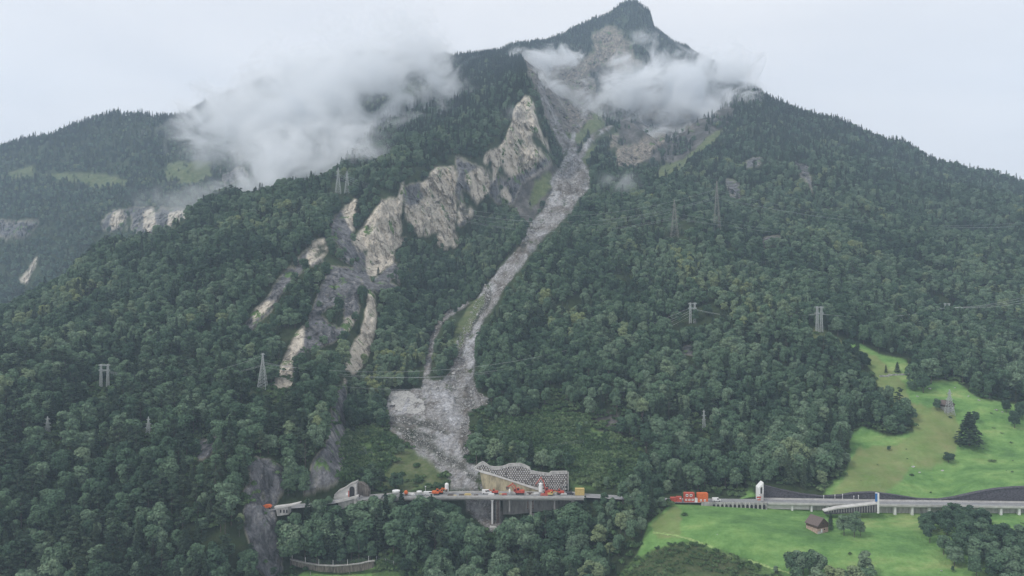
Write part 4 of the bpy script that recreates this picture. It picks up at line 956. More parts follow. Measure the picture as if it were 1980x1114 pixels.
scaffold(1020.5, 1.3, 60, 'thin scaffold tower under the middle of the viaduct'); scaffold(1030, 1.5, 60, 'second thin scaffold tower under the middle of the viaduct')
scaffold(1111, 2.2, 62, 'short scaffold tower under the right end of the viaduct')
m = MB(); c = rp(958, -4, 48); m.box(c.x-3.5, c.x+4.5, c.y-4, c.y+6, 44, 49.6); tag(m.build('pier_foundation', M['concrete']), 'light concrete pier foundation at the foot of the brown scaffold tower', 'foundation')
m = MB(); c = rp(1104, -4, 48); m.box(c.x-3.2, c.x+4.8, c.y-4, c.y+6, 52, 61.0); tag(m.build('pier_foundation', M['concrete']), 'pale foundation block under the right end of the viaduct', 'foundation')
m = MB(); c = rp(1036, -3, 48); m.box(c.x-3.0, c.x+3.2, c.y-3, c.y+6, 46, 55.5); tag(m.build('pier_foundation', M['concrete']), 'pale foundation block half hidden by trees under the viaduct middle', 'foundation')
viaduct('short concrete side viaduct between the tunnel portal and the trees', 693, 742, [(712, 0.7, 61, 'concrete', False), (731, 0.7, 60, 'concrete', False)], 60)
m = MB(); a, b = rp(708, -3), rp(733, -3); m.prism([(a.x, 66.0), (b.x, 65.6), (b.x, 63.8), (a.x, 65.2)], a.y-1.5, a.y+2); tag(m.build('girder', M['concrete']), 'white sloping girder beneath the short side viaduct', 'girder')
ab = sweep('abutment_wall', [(4.9, 54), (5.8, 54), (5.8, 66.2), (4.9, 66.2)], rng_px(972, 1126, 12), M['oldconcrete']); tag(ab, 'long grey abutment wall in the shade under the viaduct right half', 'wall')
# right-hand hillside viaduct
viaduct('hillside road viaduct below the long dark retaining wall', 1480, 2420,
    [(p, 1.3 if p > 1590 else 1.0, 62, 'white', False) for p in (1527, 1564, 1595, 1627, 1724, 1757, 1790, 1850, 1927, 1962, 2010, 2060)], 62, 1.1, True, 'hillside_viaduct')
m = MB(); ps = rng_px(1476, 1560, 12)
lw = sweep('low_wall', [(-4.2, 64.5), (-3.4, 64.5), (-3.4, 66.9), (-4.2, 66.9)], ps, M['concrete']); tag(lw, 'plain concrete base wall under the hillside viaduct beside the portal', 'wall')
# stone facing under the viaduct piers
lw = sweep('masonry_wall', [(-2.6, 60.5), (-1.8, 60.5), (-1.8, 66.6), (-2.6, 66.6)], rng_px(1500, 2400, 40), M['oldconcrete']); tag(lw, 'old masonry wall in the shade behind the white viaduct piers', 'wall')
# ramp wall
def facepoly(name, pp, Y0, Y1, m, parent=None):
    """outline given by column/row on its front, real thickness from Y0 back to Y1"""
    mb = MB(); mb.prism([((a-CX)/F*Y0, CZ-(b-CY)*Y0/F) for a, b in pp], Y0, Y1); return mb.build(name, m, parent)
e = empty('ramp', W(1650, 990, 468), 0, 'dark striped retaining wall of a ramp climbing to the hillside viaduct', 'ramp'); inv = Matrix.Translation(-e.location)
for nm, pp, y0, y1, mm_ in (('wall', [(1597,990),(1620,984.5),(1696,975.5),(1696,991),(1640,993),(1597,995)], 465.2, 469, 'stonewall'), ('parapet', [(1595,990),(1596,988),(1620,982.5),(1697,973.5),(1697,975.5),(1620,984.8)], 464.9, 469.3, 'concrete')):
    o = facepoly(nm, pp, y0, y1, M[mm_], e); o.matrix_parent_inverse = inv
for i in range(18):
    a = 1604+i*5.2; top = 984.5-(a-1620)*0.118+1.5; o_ = None
m = MB()
for i in range(19):
    a = 1602+i*5.0; top = 976.2+(1696-a)*0.122
    p0 = W(a, min(top, 990), 465.05); p1 = W(a, 991, 465.05); m.box(p0.x-0.12, p0.x+0.12, 464.95, 465.3, p1.z, p0.z)
o = m.build('rib_pattern', M['oldconcrete'], e); o.matrix_parent_inverse = inv
# blue and white sign tower at the ramp end
c = W(1698, 991, 464.6); e = empty('sign_tower', c, 0, 'slim white tower with a blue panel standing in front of the hillside viaduct', 'sign')
MB().box(-0.5, 0.5, -0.4, 0.4, -0.5, 11.6).build('post', M['white'], e); MB().box(-1.7, -0.5, -0.25, 0.25, 6.6, 11.5).build('panel', M['blue'], e); MB().box(-1.7, -0.5, -0.27, 0.27, 11.5, 11.9).build('panel_cap', M['white'], e)
# long dark retaining wall
WTX = [1479,1500,1520,1560,1600,1640,1660,1700,1740,1790,1830,1860,1900,1940,1980,2400]; WTY = [937,943,948,956,960.5,958,954,952.5,957.5,965.5,966.5,962,953,946,942.5,934]
ps = rng_px(1479, 2410, 10); e = empty('retaining_wall', rp(1700, 7, 67.6), 0, 'long dark stone retaining wall along the hillside road', 'wall'); inv = Matrix.Translation(-e.location)
def wallrun(name, ps, topf, d0, d1, zb, m, parent=None, inv=None, lift=0.0):
    v = []; f = []
    for p in ps:
        Y = YR(p)+d0; zt = CZ-(topf(p)-CY)*Y/F+lift; x = (p-CX)/F*YR(p)
        b_ = zb if lift == 0 else zt-0.5
        v += [(x, Y, b_), (x, YR(p)+d1, b_), (x, YR(p)+d1+0.0, zt), (x, Y+0.3 if lift == 0 else Y, zt)]
    for i in range(len(ps)-1):
        for j in range(4): f.append((i*4+j, (i+1)*4+j, (i+1)*4+(j+1) % 4, i*4+(j+1) % 4))
    f.append((0,1,2,3)); k = (len(ps)-1)*4; f.append((k+3,k+2,k+1,k))
    o = mesh_obj(name, v, f, m, parent)
    if inv is not None: o.matrix_parent_inverse = inv
    return o
tf = lambda p: float(np.interp(p, WTX, WTY))
wallrun('stone_face', ps, tf, 6.6, 9.4, 67.5, M['stonewall'], e, inv); wallrun('coping', ps, tf, 6.5, 9.6, 0, M['stonewall'], e, inv, 0.12)
# little marker posts on the wall foot
for i, p in enumerate((1600, 1622, 1637, 1659, 1668)):
    c = rp(p, 5.8, 68.0); m = MB(); m.bar((0,0,0), (0,0,2.2+(i % 3)*0.5), 0.14, n=6).bar((0,0,2.2+(i%3)*0.5),(0,0,2.8+(i%3)*0.5),0.24,n=6)
    o = m.build('marker_post', M['white']); o.location = c; tag(o, ['white marker post left of centre on the hillside road','second white marker post on the hillside road','middle white marker post on the hillside road','taller white marker post near the blue panel','white marker post closest to the blue panel'][i], 'post', 'marker posts along the hillside road')
# parapet wall with blind arches, left of the portal
e = empty('arcade_wall', rp(1420, -5, 64), 0, 'grey stone parapet wall with shallow dark arches above the lower meadow', 'wall'); inv = Matrix.Translation(-e.location)
def kid2(o, e=e, inv=inv): o.parent = e; o.matrix_parent_inverse = inv; return o
kid2(sweep('wall', [(-5.6, 62.6), (-4.8, 62.6), (-4.8, 68.7), (-5.5, 68.7)], rng_px(1352, 1478, 10), M['oldconcrete']))
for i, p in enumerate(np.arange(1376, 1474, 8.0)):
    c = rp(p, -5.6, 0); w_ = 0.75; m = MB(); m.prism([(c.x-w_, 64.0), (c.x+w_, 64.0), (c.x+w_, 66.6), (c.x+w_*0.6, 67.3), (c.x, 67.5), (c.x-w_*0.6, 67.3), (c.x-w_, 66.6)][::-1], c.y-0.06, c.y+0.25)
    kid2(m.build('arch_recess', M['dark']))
    m = MB(); c = rp(p+4, -5.6, 0); m.box(c.x-0.3, c.x+0.3, c.y-0.25, c.y+0.3, 62.8, 68.5); kid2(m.build('buttress', M['concrete'] if i % 3 else M['rock']))
m = MB(); ps = rng_px(1370, 1466, 6)
for p in ps: m.bar(rp(p, -5.2, 68.7), rp(p, -5.2, 69.6), 0.06, n=4)
m.tube([rp(p, -5.2, 69.6) for p in ps], 0.075); kid2(m.build('railing', M['steel']))
# eastern portal
def arch_poly(x0, x1, z0, z1, ax, aw, az0, ah, slope=0.0):
    pts = [(x0, z0), (ax-aw, z0), (ax-aw, az0+ah-aw)]
    for i in range(1, 9):
        t = math.pi-math.pi*i/9; pts.append((ax+aw*math.cos(t), az0+ah-aw+aw*math.sin(t)))
    return pts+[(ax+aw, az0+ah-aw), (ax+aw, z0), (x1, z0), (x1, z1), (x0, z1-slope)]
c = rp(1473, 1.5, 67.6); e = empty('tunnel_portal', c, 0, 'narrow white portal wall with a small arch at the start of the dark wall', 'portal')
MB().prism(arch_poly(-1.5, 1.6, 0, 11.6, 0.35, 0.72, 4.4, 4.4, 3.4)[::-1], 0, 5.5).build('portal_wall', M['white'], e)
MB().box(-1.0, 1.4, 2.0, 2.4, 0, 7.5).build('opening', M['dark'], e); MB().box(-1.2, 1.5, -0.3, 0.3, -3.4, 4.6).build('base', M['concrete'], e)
c = rp(1465, -2.5, 68.1); e = empty('road_sign', c, 0, 'red and white road sign on posts beside the narrow white portal', 'sign')
MB().bar((-0.7,0,0),(-0.7,0,3.4),0.1).bar((0.7,0,0),(0.7,0,3.4),0.1).build('post', M['steel'], e); MB().box(-1.3,1.3,-0.12,0,2.6,3.5).build('board', M['red'], e); MB().prism([(-0.7,3.7),(0.7,3.7),(0,4.9)],-0.12,0.0).build('warning_triangle', M['white'], e); MB().box(-1.0,1.0,-0.12,0,1.2,1.9).build('lower_board', M['red'], e)
# western portal
Yw = YR(672)+0.6
e = empty('tunnel_portal', W(672, 965, Yw), 0, 'pale concrete tunnel portal with an arched opening at the left end of the viaduct', 'portal'); inv = Matrix.Translation(-e.location)
def fk(name, pp, y0, y1, mm_):
    o = facepoly(name, pp, y0, y1, M[mm_], e); o.matrix_parent_inverse = inv; return o
fk('portal_wall', [(643,969),(647,957),(654,952),(664,947),(676,939),(689,933.5),(689,961),(689,964)], Yw+3.5, Yw+9, 'concrete')
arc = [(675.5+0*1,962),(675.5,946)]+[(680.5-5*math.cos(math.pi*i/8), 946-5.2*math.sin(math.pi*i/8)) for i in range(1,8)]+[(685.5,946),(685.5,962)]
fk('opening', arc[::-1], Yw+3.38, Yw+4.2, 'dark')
fk('coping', [(646,957),(653,950.5),(664,945.6),(676,937.4),(689.6,931.8),(689.6,933.8),(676,939.5),(664,947.6),(654,952.6),(647,958.5)], Yw+3.2, Yw+9.3, 'oldconcrete')
fk('parapet', [(647,969),(668,964),(689,959),(689,964),(668,968.5),(652,972.5)], Yw-6, Yw-5.4, 'concrete')
fk('base_wall', [(652,973),(668,969),(684,965.2),(684,979),(660,984)], Yw-5.2, Yw+4, 'oldconcrete')
fk('end_pier', [(684,964),(689,963),(689,974),(684,975)], Yw-5.5, Yw+3, 'concrete')
fk('sign_panel', [(668.5,953.5),(673,952.5),(673,957.5),(668.5,958.5)], Yw-5.8, Yw-5.5, 'white'); fk('red_post', [(673.4,949),(675,949),(675,961),(673.4,961)], Yw-5.8, Yw-5.6, 'red')
o = facepoly('rock_cut_wall', [(689.5,933.5),(694,935),(699,934.5),(704,938),(708,941),(711,946),(714,951),(714,959),(689.5,959)], Yw+7, Yw+12, M['brownstone']); tag(o, 'dark brown rock cut wall right beside the pale tunnel portal', 'wall')
# western half gallery
Yg = 462.5
e = empty('half_gallery', W(545, 990, Yg), 0, 'short pale half gallery carrying the road round the left cliff', 'gallery'); inv = Matrix.Translation(-e.location)
fk('slab', [(530,980.5),(558,977),(572,974),(580,972),(580,974),(558,980),(533,984)], Yg-4.0, Yg-0.5, 'concrete')
fk('wall', [(533,983.5),(558,979.5),(558,995),(536,998)], Yg-3.6, Yg+2, 'oldconcrete')
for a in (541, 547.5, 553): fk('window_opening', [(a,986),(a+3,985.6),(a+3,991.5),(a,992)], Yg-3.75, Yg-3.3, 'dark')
# anchored retaining wall
def aw_y(z): return 502.2+(z-67.6)*0.30
def planepoly(name, pp, thick, m, parent, off=0.0):
    v = []; n = len(pp)
    def onp(a, b):
        Y = 503.0
        for _ in range(6): z = CZ-(b-CY)*Y/F; Y = aw_y(z)-off
        return Vector(((a-CX)/F*Y, Y, CZ-(b-CY)*Y/F))
    fr = [onp(a, b) for a, b in pp]; v = fr+[p+Vector((0, thick, -0.1)) for p in fr]
    f = [tuple(range(n)), tuple(2*n-1-i for i in range(n))]+[(i, n+i, n+(i+1) % n, (i+1) % n) for i in range(n)]
    return mesh_obj(name, v, f, m, parent), onp
e = empty('anchored_wall', Vector((0, 503, 68)), 0, 'retaining wall dotted with white anchor plates behind the viaduct works', 'wall'); inv = Matrix.Translation(-e.location)
AWP = [(917,905.5),(926,897),(934,893),(940,897),(947,902),(958,903.5),(972,902.5),(985,897.5),(1005,896.5),(1013,899),(1024,904),(1026,910.5),(1040,913.5),(1062,916),(1066,912.5),(1097,912),(1098,930),(1093,949),(1058,948),(1030,940),(1000,931),(972,922),(945,912)]
o, onp = planepoly('wall_face', AWP, 2.5, M['brownstone'], e); o.matrix_parent_inverse = inv
m = MB(); m2 = MB(); r_i = 0
b = 901.0
while b < 947:
    a = 919+(r_i % 2)*2.3
    while a < 1096:
        if inpoly(np.array([a]), np.array([b]), AWP)[0] and inpoly(np.array([a]), np.array([b-3.0]), AWP)[0]:
            p = onp(a+rng.uniform(-0.25,0.25), b+rng.uniform(-0.2,0.2)); jq = rng.uniform(0.36,0.48); m.box(p.x-jq, p.x+jq, p.y-0.32, p.y+0.2, p.z-jq*0.9, p.z+jq*0.9) if rng.random() > 0.06 else None
            p = onp(a+2.3, b); m2.box(p.x-0.46, p.x+0.46, p.y-0.06, p.y+0.2, p.z-0.5, p.z+0.5)
        a += 4.6
    b += 3.7; r_i += 1
o = m.build('anchor_pattern', M['concrete'], e); o.matrix_parent_inverse = inv; o = m2.build('recess_pattern', M['stonewall'], e); o.matrix_parent_inverse = inv
for i in range(len(AWP)-9):
    pass
tb_ = [(a, b) for a, b in AWP[:16] if a <= 1097]
o, _ = planepoly('top_band', tb_+[(a, b+4.2+0.8*((i*7) % 3)) for i, (a, b) in enumerate(tb_)][::-1], 0.7, M['oldconcrete'], e, off=0.5); o.matrix_parent_inverse = inv
m = MB(); top = [onp(a, b-0.6) for a, b in AWP[:16]]
for p, q_ in zip(top[:-1], top[1:]): m.bar(p+Vector((0,0.6,0)), q_+Vector((0,0.6,0)), 0.26, n=6)
o = m.build('coping', M['concrete'], e); o.matrix_parent_inverse = inv
m = MB()
for a in (1098.5, 1092): p = onp(a, 912 if a > 1095 else 930); p2 = onp(a, 949); m.bar(p, p2, 0.35, n=4)
o = m.build('corner_beam', M['oldconcrete'], e); o.matrix_parent_inverse = inv
o, _ = planepoly('shotcrete_wall', [(928,914),(940,912.5),(972,923.5),(1000,932.5),(1030,941.5),(1045,949),(1045,953),(936,953),(932,935)], 2.0, M['ochre'], None, off=0.9); tag(o, 'ochre shotcrete wall with dark streaks between the rubble and the anchored wall', 'wall')
o, _ = planepoly('concrete_band', [(917,906.5),(945,913),(972,922.5),(1000,931.5),(1030,940.5),(1058,948.5),(1045,950),(1000,935),(960,922),(930,914)], 0.8, M['concrete'], None, off=1.3); tag(o, 'pale concrete band sloping down along the foot of the anchored wall', 'wall')

def patch(name, poly, step, off, m, dots=None):
    """slab that lies on the slope inside an outline"""
    xs = [p[0] for p in poly]; ys = [p[1] for p in poly]; A_ = np.arange(min(xs), max(xs)+step, step); B_ = np.arange(min(ys), max(ys)+step, step)
    v = []; f = []; idm = {}
    def vid(i, j):
        if (i, j) not in idm: g = G(A_[i], B_[j], 470); idm[(i, j)] = len(v); v.append(g+Vector((0, -off, off*0.7)))
        return idm[(i, j)]
    for i in range(len(A_)-1):
        for j in range(len(B_)-1):
            if inpoly(np.array([A_[i]+step/2]), np.array([B_[j]+step/2]), poly)[0]: f.append((vid(i,j), vid(i,j+1), vid(i+1,j+1), vid(i+1,j)))
    o = mesh_obj(name, v, f, m); md = o.modifiers.new('thickness', 'SOLIDIFY'); md.thickness = 0.7; md.offset = -1.0 if True else 1
    return o
o = patch('shotcrete_panel', [(752,757),(790,757),(800,764),(806,770),(820,778),(822,803),(780,803),(778,797),(765,795),(765,786),(755,784),(758,776),(752,770)], 2.5, 0.9, M['oldconcrete']); tag(o, 'stepped pale shotcrete panel on the slope left of the debris fan', 'panel')
m = MB(); PP = [(756,760),(788,760),(798,768),(804,775),(816,782),(818,800),(783,800),(780,793),(768,792),(768,783),(760,780),(758,770)]
for j, b in enumerate(np.arange(761, 800, 5.0)):
    for a in np.arange(756+(j % 2)*2.5, 820, 5.0):
        if inpoly(np.array([a]), np.array([b]), PP)[0]: g = G(a, b, 470)+Vector((0,-1.2,0.9)); m.box(g.x-0.35, g.x+0.35, g.y-0.3, g.y+0.3, g.z-0.35, g.z+0.35)
ob = m.build('anchor_pattern', M['concrete'], o)
o = facepoly('concrete_wall', [(752,806),(775,803),(812,808),(812,813),(780,812),(752,813)], 578, 580, M['brownstone']) if False else None

# nets and fences
def fence(label, pp, hgt, mpost='steel', net=True, lo=300, hi=1e9, tilt=-0.5, postr=0.09, name='rockfall_net'):
    gs = [G(a, b, lo) for a, b in pp]; e = empty(name, gs[0], 0, label, 'fence'); o0 = gs[0]
    tops = [g-o0+Vector((0, tilt, hgt)) for g in gs]
    for g, t_ in zip(gs, tops): MB().bar(g-o0-Vector((0,0,0.6)), t_, postr, n=5).build('post', M[mpost], e)
    if net:
        m = MB()
        for i in range(len(gs)-1):
            a, b, c_, d_ = gs[i]-o0, gs[i+1]-o0, tops[i+1], tops[i]
            for k_ in range(0, 13): m.bar(a.lerp(b, k_/12), d_.lerp(c_, k_/12), 0.022, n=3, cap=False)
            for k_ in range(0, 9): m.bar(a.lerp(d_, k_/8), b.lerp(c_, k_/8), 0.022 if k_ not in (0, 8) else 0.05, n=3, cap=False)
        m.build('net', M['net'], e)
    return e
fence('grey rockfall net on posts above the anchored wall', [(942,893),(960,891),(978,890),(996,889),(1012,889)], 4.2, lo=505)
fence('second rockfall net higher on the green slope right of the channel', [(1062,872),(1078,869),(1094,867),(1110,864),(1128,862)], 4.0, lo=505)
fence('rockfall net on the bank left of the debris channel', [(663,888),(678,887),(694,886),(708,886),(720,885)], 3.6, lo=500)
fence('pale rockfall net on top of the narrow rock rib', [(556,778),(576,780),(596,781),(615,781),(632,781)], 4.0, mpost='white', lo=560)
# path and wall at the bottom
gb = [(562,1083),(590,1090),(616,1094),(643,1095.5),(671,1094),(695,1091),(712,1087)]
wy = 450.0
def wq(a, b, Y): return W(a, b, Y)
e = empty('terrace_wall', W(640, 1100, wy), 0, 'streaked brown stone terrace wall at the bottom beneath the fenced path', 'wall'); inv = Matrix.Translation(-e.location)
fk('stone_face', gb+[(722,1086),(722,1098),(700,1104),(660,1108),(620,1106),(590,1100),(575,1096),(562,1090)], wy, wy+3, 'brownstone')
fk('coping', [(560,1081.5)]+[(a, b-1.2) for a, b in gb[1:]]+[(724,1084.5),(724,1086)]+[(a, b+0.2) for a, b in gb[::-1]], wy-0.3, wy+1.2, 'oldconcrete')
e = empty('path_fence', W(565, 1083, wy+0.5), 0, 'fence of white posts and rails along the path on the terrace wall', 'fence'); inv = Matrix.Translation(-e.location)
fp = [(565,1080),(590.5,1087.5),(616.5,1091.5),(644,1093),(672,1091.5),(713,1085)]
for a, b in fp:
    p = W(a, b, wy+0.6); o = MB().bar(p, p+Vector((0,0,3.0)), 0.13, 0.09, n=5).build('post', M['white'], e); o.matrix_parent_inverse = inv
m = MB()
for hh in (0.5, 1.0, 1.5, 2.0, 2.5): m.tube([W(a, b, wy+0.6)+Vector((0,0,hh)) for a, b in fp], 0.025, 3)
o = m.build('rail', M['net'], e); o.matrix_parent_inverse = inv
fence('line of white fence posts descending right of the terrace wall', [(728,1085),(745,1090),(761,1095),(782,1101),(800,1108)], 2.6, mpost='white', lo=420, hi=460, name='path_fence', tilt=0)
fence('two short white posts standing in the small bottom meadow', [(600,1112),(676,1110)], 2.0, mpost='white', net=False, lo=400, name='post_pair', tilt=0)
# dry stone wall on the upper meadow
m = MB(); 
for i in range(14):
    g = G(1701+i*4.2, 729-i*0.25, 560); g2 = G(1701+(i+1)*4.2, 729-(i+1)*0.25, 560); m.box(g.x-0.1, g2.x+0.05, g.y-0.5, g.y+0.5, g.z-0.5, g.z+1.1+0.25*math.sin(i*2.1))
tag(m.build('dry_stone_wall', M['rock']), 'broken dry stone wall between two small conifers at the meadow top', 'wall')

# ------------------------------------------------------------------ pylons and power lines
def seg(m, a, b, r=0.14): m.bar(a, b, r, n=4, cap=False)
def pylon(a, base, top, label, kind, group='power line pylons', wbase=None, lo=300, hi=1e9, Yf=None, arms=None, r=0.15, m='steel', rz=0.0):
    g = G(a, base, lo)
    if Yf: g = W(a, base, Yf)
    H = (base-top)*g.y/F; e = empty('pylon', g, rz, label, 'pylon', group); hooks = []
    wb = wbase or H*0.17
    def lattice(cx, w0, w1, z0, z1, nseg):
        q = MB()
        for i in range(nseg):
            t0, t1 = i/nseg, (i+1)/nseg; wa = w0+(w1-w0)*t0; wc = w0+(w1-w0)*t1; za = z0+(z1-z0)*t0; zc = z0+(z1-z0)*t1
            A_ = [Vector((cx+sx*wa/2, sy*wa/2, za)) for sx, sy in ((-1,-1),(1,-1),(1,1),(-1,1))]; B_ = [Vector((cx+sx*wc/2, sy*wc/2, zc)) for sx, sy in ((-1,-1),(1,-1),(1,1),(-1,1))]
            for k_ in range(4):
                seg(q, A_[k_], B_[k_], r); k2 = (k_+1) % 4
                seg(q, A_[k_], B_[k2], r*0.55); seg(q, A_[k2], B_[k_], r*0.55); seg(q, B_[k_], B_[k2], r*0.55)
        return q
    if kind == 'portal':          # two masts tied by beams
        wd = wbase or H*0.45
        for s in (-1, 1): lattice(s*wd/2, H*0.10, H*0.05, 0, H, 7).build('mast', M[m], e)
        for zf in (0.74, 0.97):
            q = MB()
            for dz in (0, H*0.05):
                for dy in (-H*0.02, H*0.02): seg(q, (-wd/2-H*0.10, dy, H*zf+dz*0.8-H*0.03), (wd/2+H*0.10, dy, H*zf+dz*0.8-H*0.03), r)
            for i in range(8):
                x0 = -wd/2-H*0.1+(wd+H*0.2)*i/8; x1 = x0+(wd+H*0.2)/8; seg(q, (x0, 0, H*zf-H*0.03), (x1, 0, H*zf+H*0.01), r*0.6)
            q.build('cross_arm', M[m], e)
        hooks = [g+Vector((s, 0, H*0.72)) for s in (-wd/2-H*0.08, -wd/6, wd/6, wd/2+H*0.08)]
    else:
        w1 = wb*0.22
        lattice(0, wb, w1, 0, H*0.78 if arms != 0 else H, 8).build('mast', M[m], e)
        if arms != 0:
            lattice(0, w1, w1*0.35, H*0.78, H, 3).build('mast_top', M[m], e)
            for zf, hw in (arms or ((0.60, 0.17), (0.76, 0.21), (0.90, 0.13))):
                q = MB(); w_ = H*hw
                for s in (-1, 1):
                    tip = Vector((s*w_, 0, H*zf))
                    for dy in (-1, 1): seg(q, (s*w1*0.3, dy*w1*0.35, H*zf), tip, r*0.9); seg(q, (s*w1*0.3, dy*w1*0.35, H*zf+H*0.045), tip, r*0.7)
                    hooks.append(g+tip-Vector((0,0,1.2)))
                q.build('cross_arm', M[m], e)
                q = MB()
                for s in (-1, 1): q.bar((s*w_, 0, H*zf), (s*w_, 0, H*zf-1.3), 0.13, n=5)
                q.build('insulator', M['glass'], e)
        else: hooks = [g+Vector((s*H*0.05, 0, H*0.97)) for s in (-1, 0, 1)]
    return hooks
A1 = pylon(202, 750, 706, 'double masted pale green pylon above the left slope trees', 'portal', wbase=5.2, lo=560, r=0.17)
A2 = pylon(508, 754, 685, 'tall narrow pale green pylon at the foot of the dark cliff', 'mast', wbase=6.5, lo=560, arms=((0.72,0.05),(0.97,0.055)), r=0.19)
B1 = pylon(92, 842, 807, 'small pale pylon with three cross arms near the left edge', 'mast', wbase=2.8, lo=480, arms=((0.42,0.22),(0.62,0.19),(0.85,0.13)), r=0.17)
B2 = pylon(287, 845, 808, 'small pale pylon with cross arms right of the leftmost one', 'mast', wbase=3.0, lo=480, arms=((0.42,0.20),(0.62,0.15),(0.85,0.10)), r=0.17)
C1 = pylon(654, 378, 326, 'tall pylon half lost in mist on top of the left spur', 'mast', wbase=7, lo=900, arms=((0.7,0.10),(0.85,0.08)), r=0.20)
C2 = pylon(671, 376, 332, 'shorter pylon beside the tall one on top of the left spur', 'mast', wbase=6, lo=900, arms=((0.7,0.10),(0.85,0.08)), r=0.20)
D1 = pylon(1304, 462, 388, 'slender brown lattice pylon with arms on the right forest slope', 'mast', wbase=9, lo=800, arms=((0.55,0.11),(0.70,0.10),(0.85,0.06)), r=0.15, m='mutedsteel')
D2 = pylon(1386, 456, 352, 'tallest needle-thin pylon on the right forest slope', 'mast', wbase=9, lo=800, arms=((0.72,0.05),(0.86,0.05)), r=0.15, m='mutedsteel')
E1 = pylon(1339, 628, 588, 'short double masted pale pylon standing among trees mid slope', 'portal', wbase=4.0, lo=600, r=0.22)
E2 = pylon(1584, 643, 593, 'narrow twin pole pylon on a bare clearing right of mid slope', 'portal', wbase=3.6, lo=600, r=0.17)
E3 = pylon(1831, 615, 587, 'small double pylon in a grassy gap near the right edge', 'portal', wbase=4.2, lo=640, r=0.17)
F1 = pylon(1361, 832, 793, 'small white pylon poking out of the trees above the red cabins', 'mast', wbase=2.6, lo=540, arms=((0.5,0.10),(0.7,0.10),(0.9,0.07)), r=0.17)
F2 = pylon(1836, 803, 754, 'grey lattice pylon standing right in front of the small hut', 'mast', wbase=5.6, lo=480, arms=((0.62,0.17),(0.85,0.10)), r=0.14)
def cable(a, b, sag, label, r=0.085):
    n_ = 26; pts_ = [a.lerp(b, i/n_)-Vector((0,0,sag*4*(i/n_)*(1-i/n_))) for i in range(n_+1)]
    o = MB().tube(pts_, r, 3).build('cable', M['wire']); tag(o, label, 'cable', 'power cables across the slope'); return o
for i in range(4):
    w4 = ['lowest','lower middle','upper middle','top'][i]
    cable(A2[i % 3]+Vector((0, i*2.2, -i*3.0+1)), E1[i]+Vector((0, i*2, -i*1.6)), 26+i*3, f'{w4} cable strung from the cliff foot pylon to the mid slope pylon')
for i in range(3):
    w3 = ['front','middle','rear'][i]
    cable(A1[i], A2[i], 9, f'{w3} cable between the two tall pylons on the left slope', 0.075)
    cable(E1[i], E2[i], 6, f'{w3} cable from the mid slope pylon to the clearing pylon', 0.075); cable(E2[i], E3[i], 6, f'{w3} cable from the clearing pylon to the grassy gap pylon', 0.075)
    cable(E3[i+1], W(2160+i*8, 505+i*9, 640), 10, f'{w3} cable rising from the grassy gap pylon to the right edge', 0.075)
    cable(C1[i], D1[i]+Vector((0,0,0)), 38, f'{w3} cable spanning the channel high up to the brown pylon', 0.10); cable(D1[i], W(2200, 425+i*9, 1250), 30, f'{w3} cable from the brown pylon across the right forest', 0.10)
    cable(D2[i], W(2200, 395+i*8, 1200), 34, f'{w3} cable from the tallest pylon across the right forest', 0.10); cable(C2[i], D2[i], 42, f'{w3} cable spanning the channel high up to the tallest pylon', 0.10)

# ------------------------------------------------------------------ barns, huts
def barn(a, b, wd, dp, hw, hr, rz, label, mats, lo=300, name='barn', over=0.6):
    g = G(a, b, lo); e = empty(name, g, rz, label, 'barn' if name == 'barn' else 'hut'); mw, mg, mr_ = mats
    MB().box(-wd/2, wd/2, -dp/2, dp/2, -2.0, hw*0.55).build('wall', M[mw], e)
    MB().prism([(-wd/2-0.05, hw*0.55), (wd/2+0.05, hw*0.55), (wd/2+0.05, hw), (0, hr-0.15), (-wd/2-0.05, hw)], -dp/2-0.1, dp/2+0.1).build('gable', M[mg], e)
    m = MB(); sl = (hr-hw)/(wd/2)
    for s in (-1, 1):
        xo = s*(wd/2+over); m.prism([(0, hr), (xo, hr-sl*(wd/2+over)), (xo, hr-sl*(wd/2+over)+0.3), (0, hr+0.3)] if s > 0 else [(xo, hr-sl*(wd/2+over)), (0, hr), (0, hr+0.3), (xo, hr-sl*(wd/2+over)+0.3)], -dp/2-over, dp/2+over)
    m.build('roof', M[mr_], e)
    return e
e = barn(1580, 1026, 8.6, 8.2, 4.2, 7.8, math.radians(27), 'old barn with dark wooden gable and pinkish walls on the lower meadow', ('plaster', 'wood', 'rooftile'), 380)
dr = MB().box(-1.6, -0.6, -4.22, -4.08, 0, 1.9).build('door', M['white'], e); MB().box(0.8, 1.6, -4.22, -4.08, 0.9, 1.7).build('window', M['dark'], e); MB().box(-4.25, -0.2, -4.2, -4.08, -1.2, 0.7).build('plinth', M['concrete'], e); MB().box(-0.4, 0.4, -4.32, -4.1, 4.6, 5.4).build('window', M['dark'], e)
e = barn(1830, 793, 7.6, 7.0, 3.6, 6.2, math.radians(24), 'small grey wooden hut with pitched roof behind the lattice pylon', ('oldconcrete', 'wood', 'rooftile'), 500, 'hut')
MB().box(-0.5, 0.5, -3.62, -3.45, 0, 1.9).build('door', M['dark'], e); MB().box(1.4, 2.4, -3.62, -3.45, 0.6, 1.5).build('window', M['white'], e)
e = barn(291, 459, 22, 14, 5, 12, math.radians(12), 'grey roofed chalet tucked under the far left cliff', ('oldconcrete', 'wood', 'rooftile'), 1200, 'hut')
MB().box(-2, 1, -7.15, -6.9, 0, 2.6).build('door', M['dark'], e)

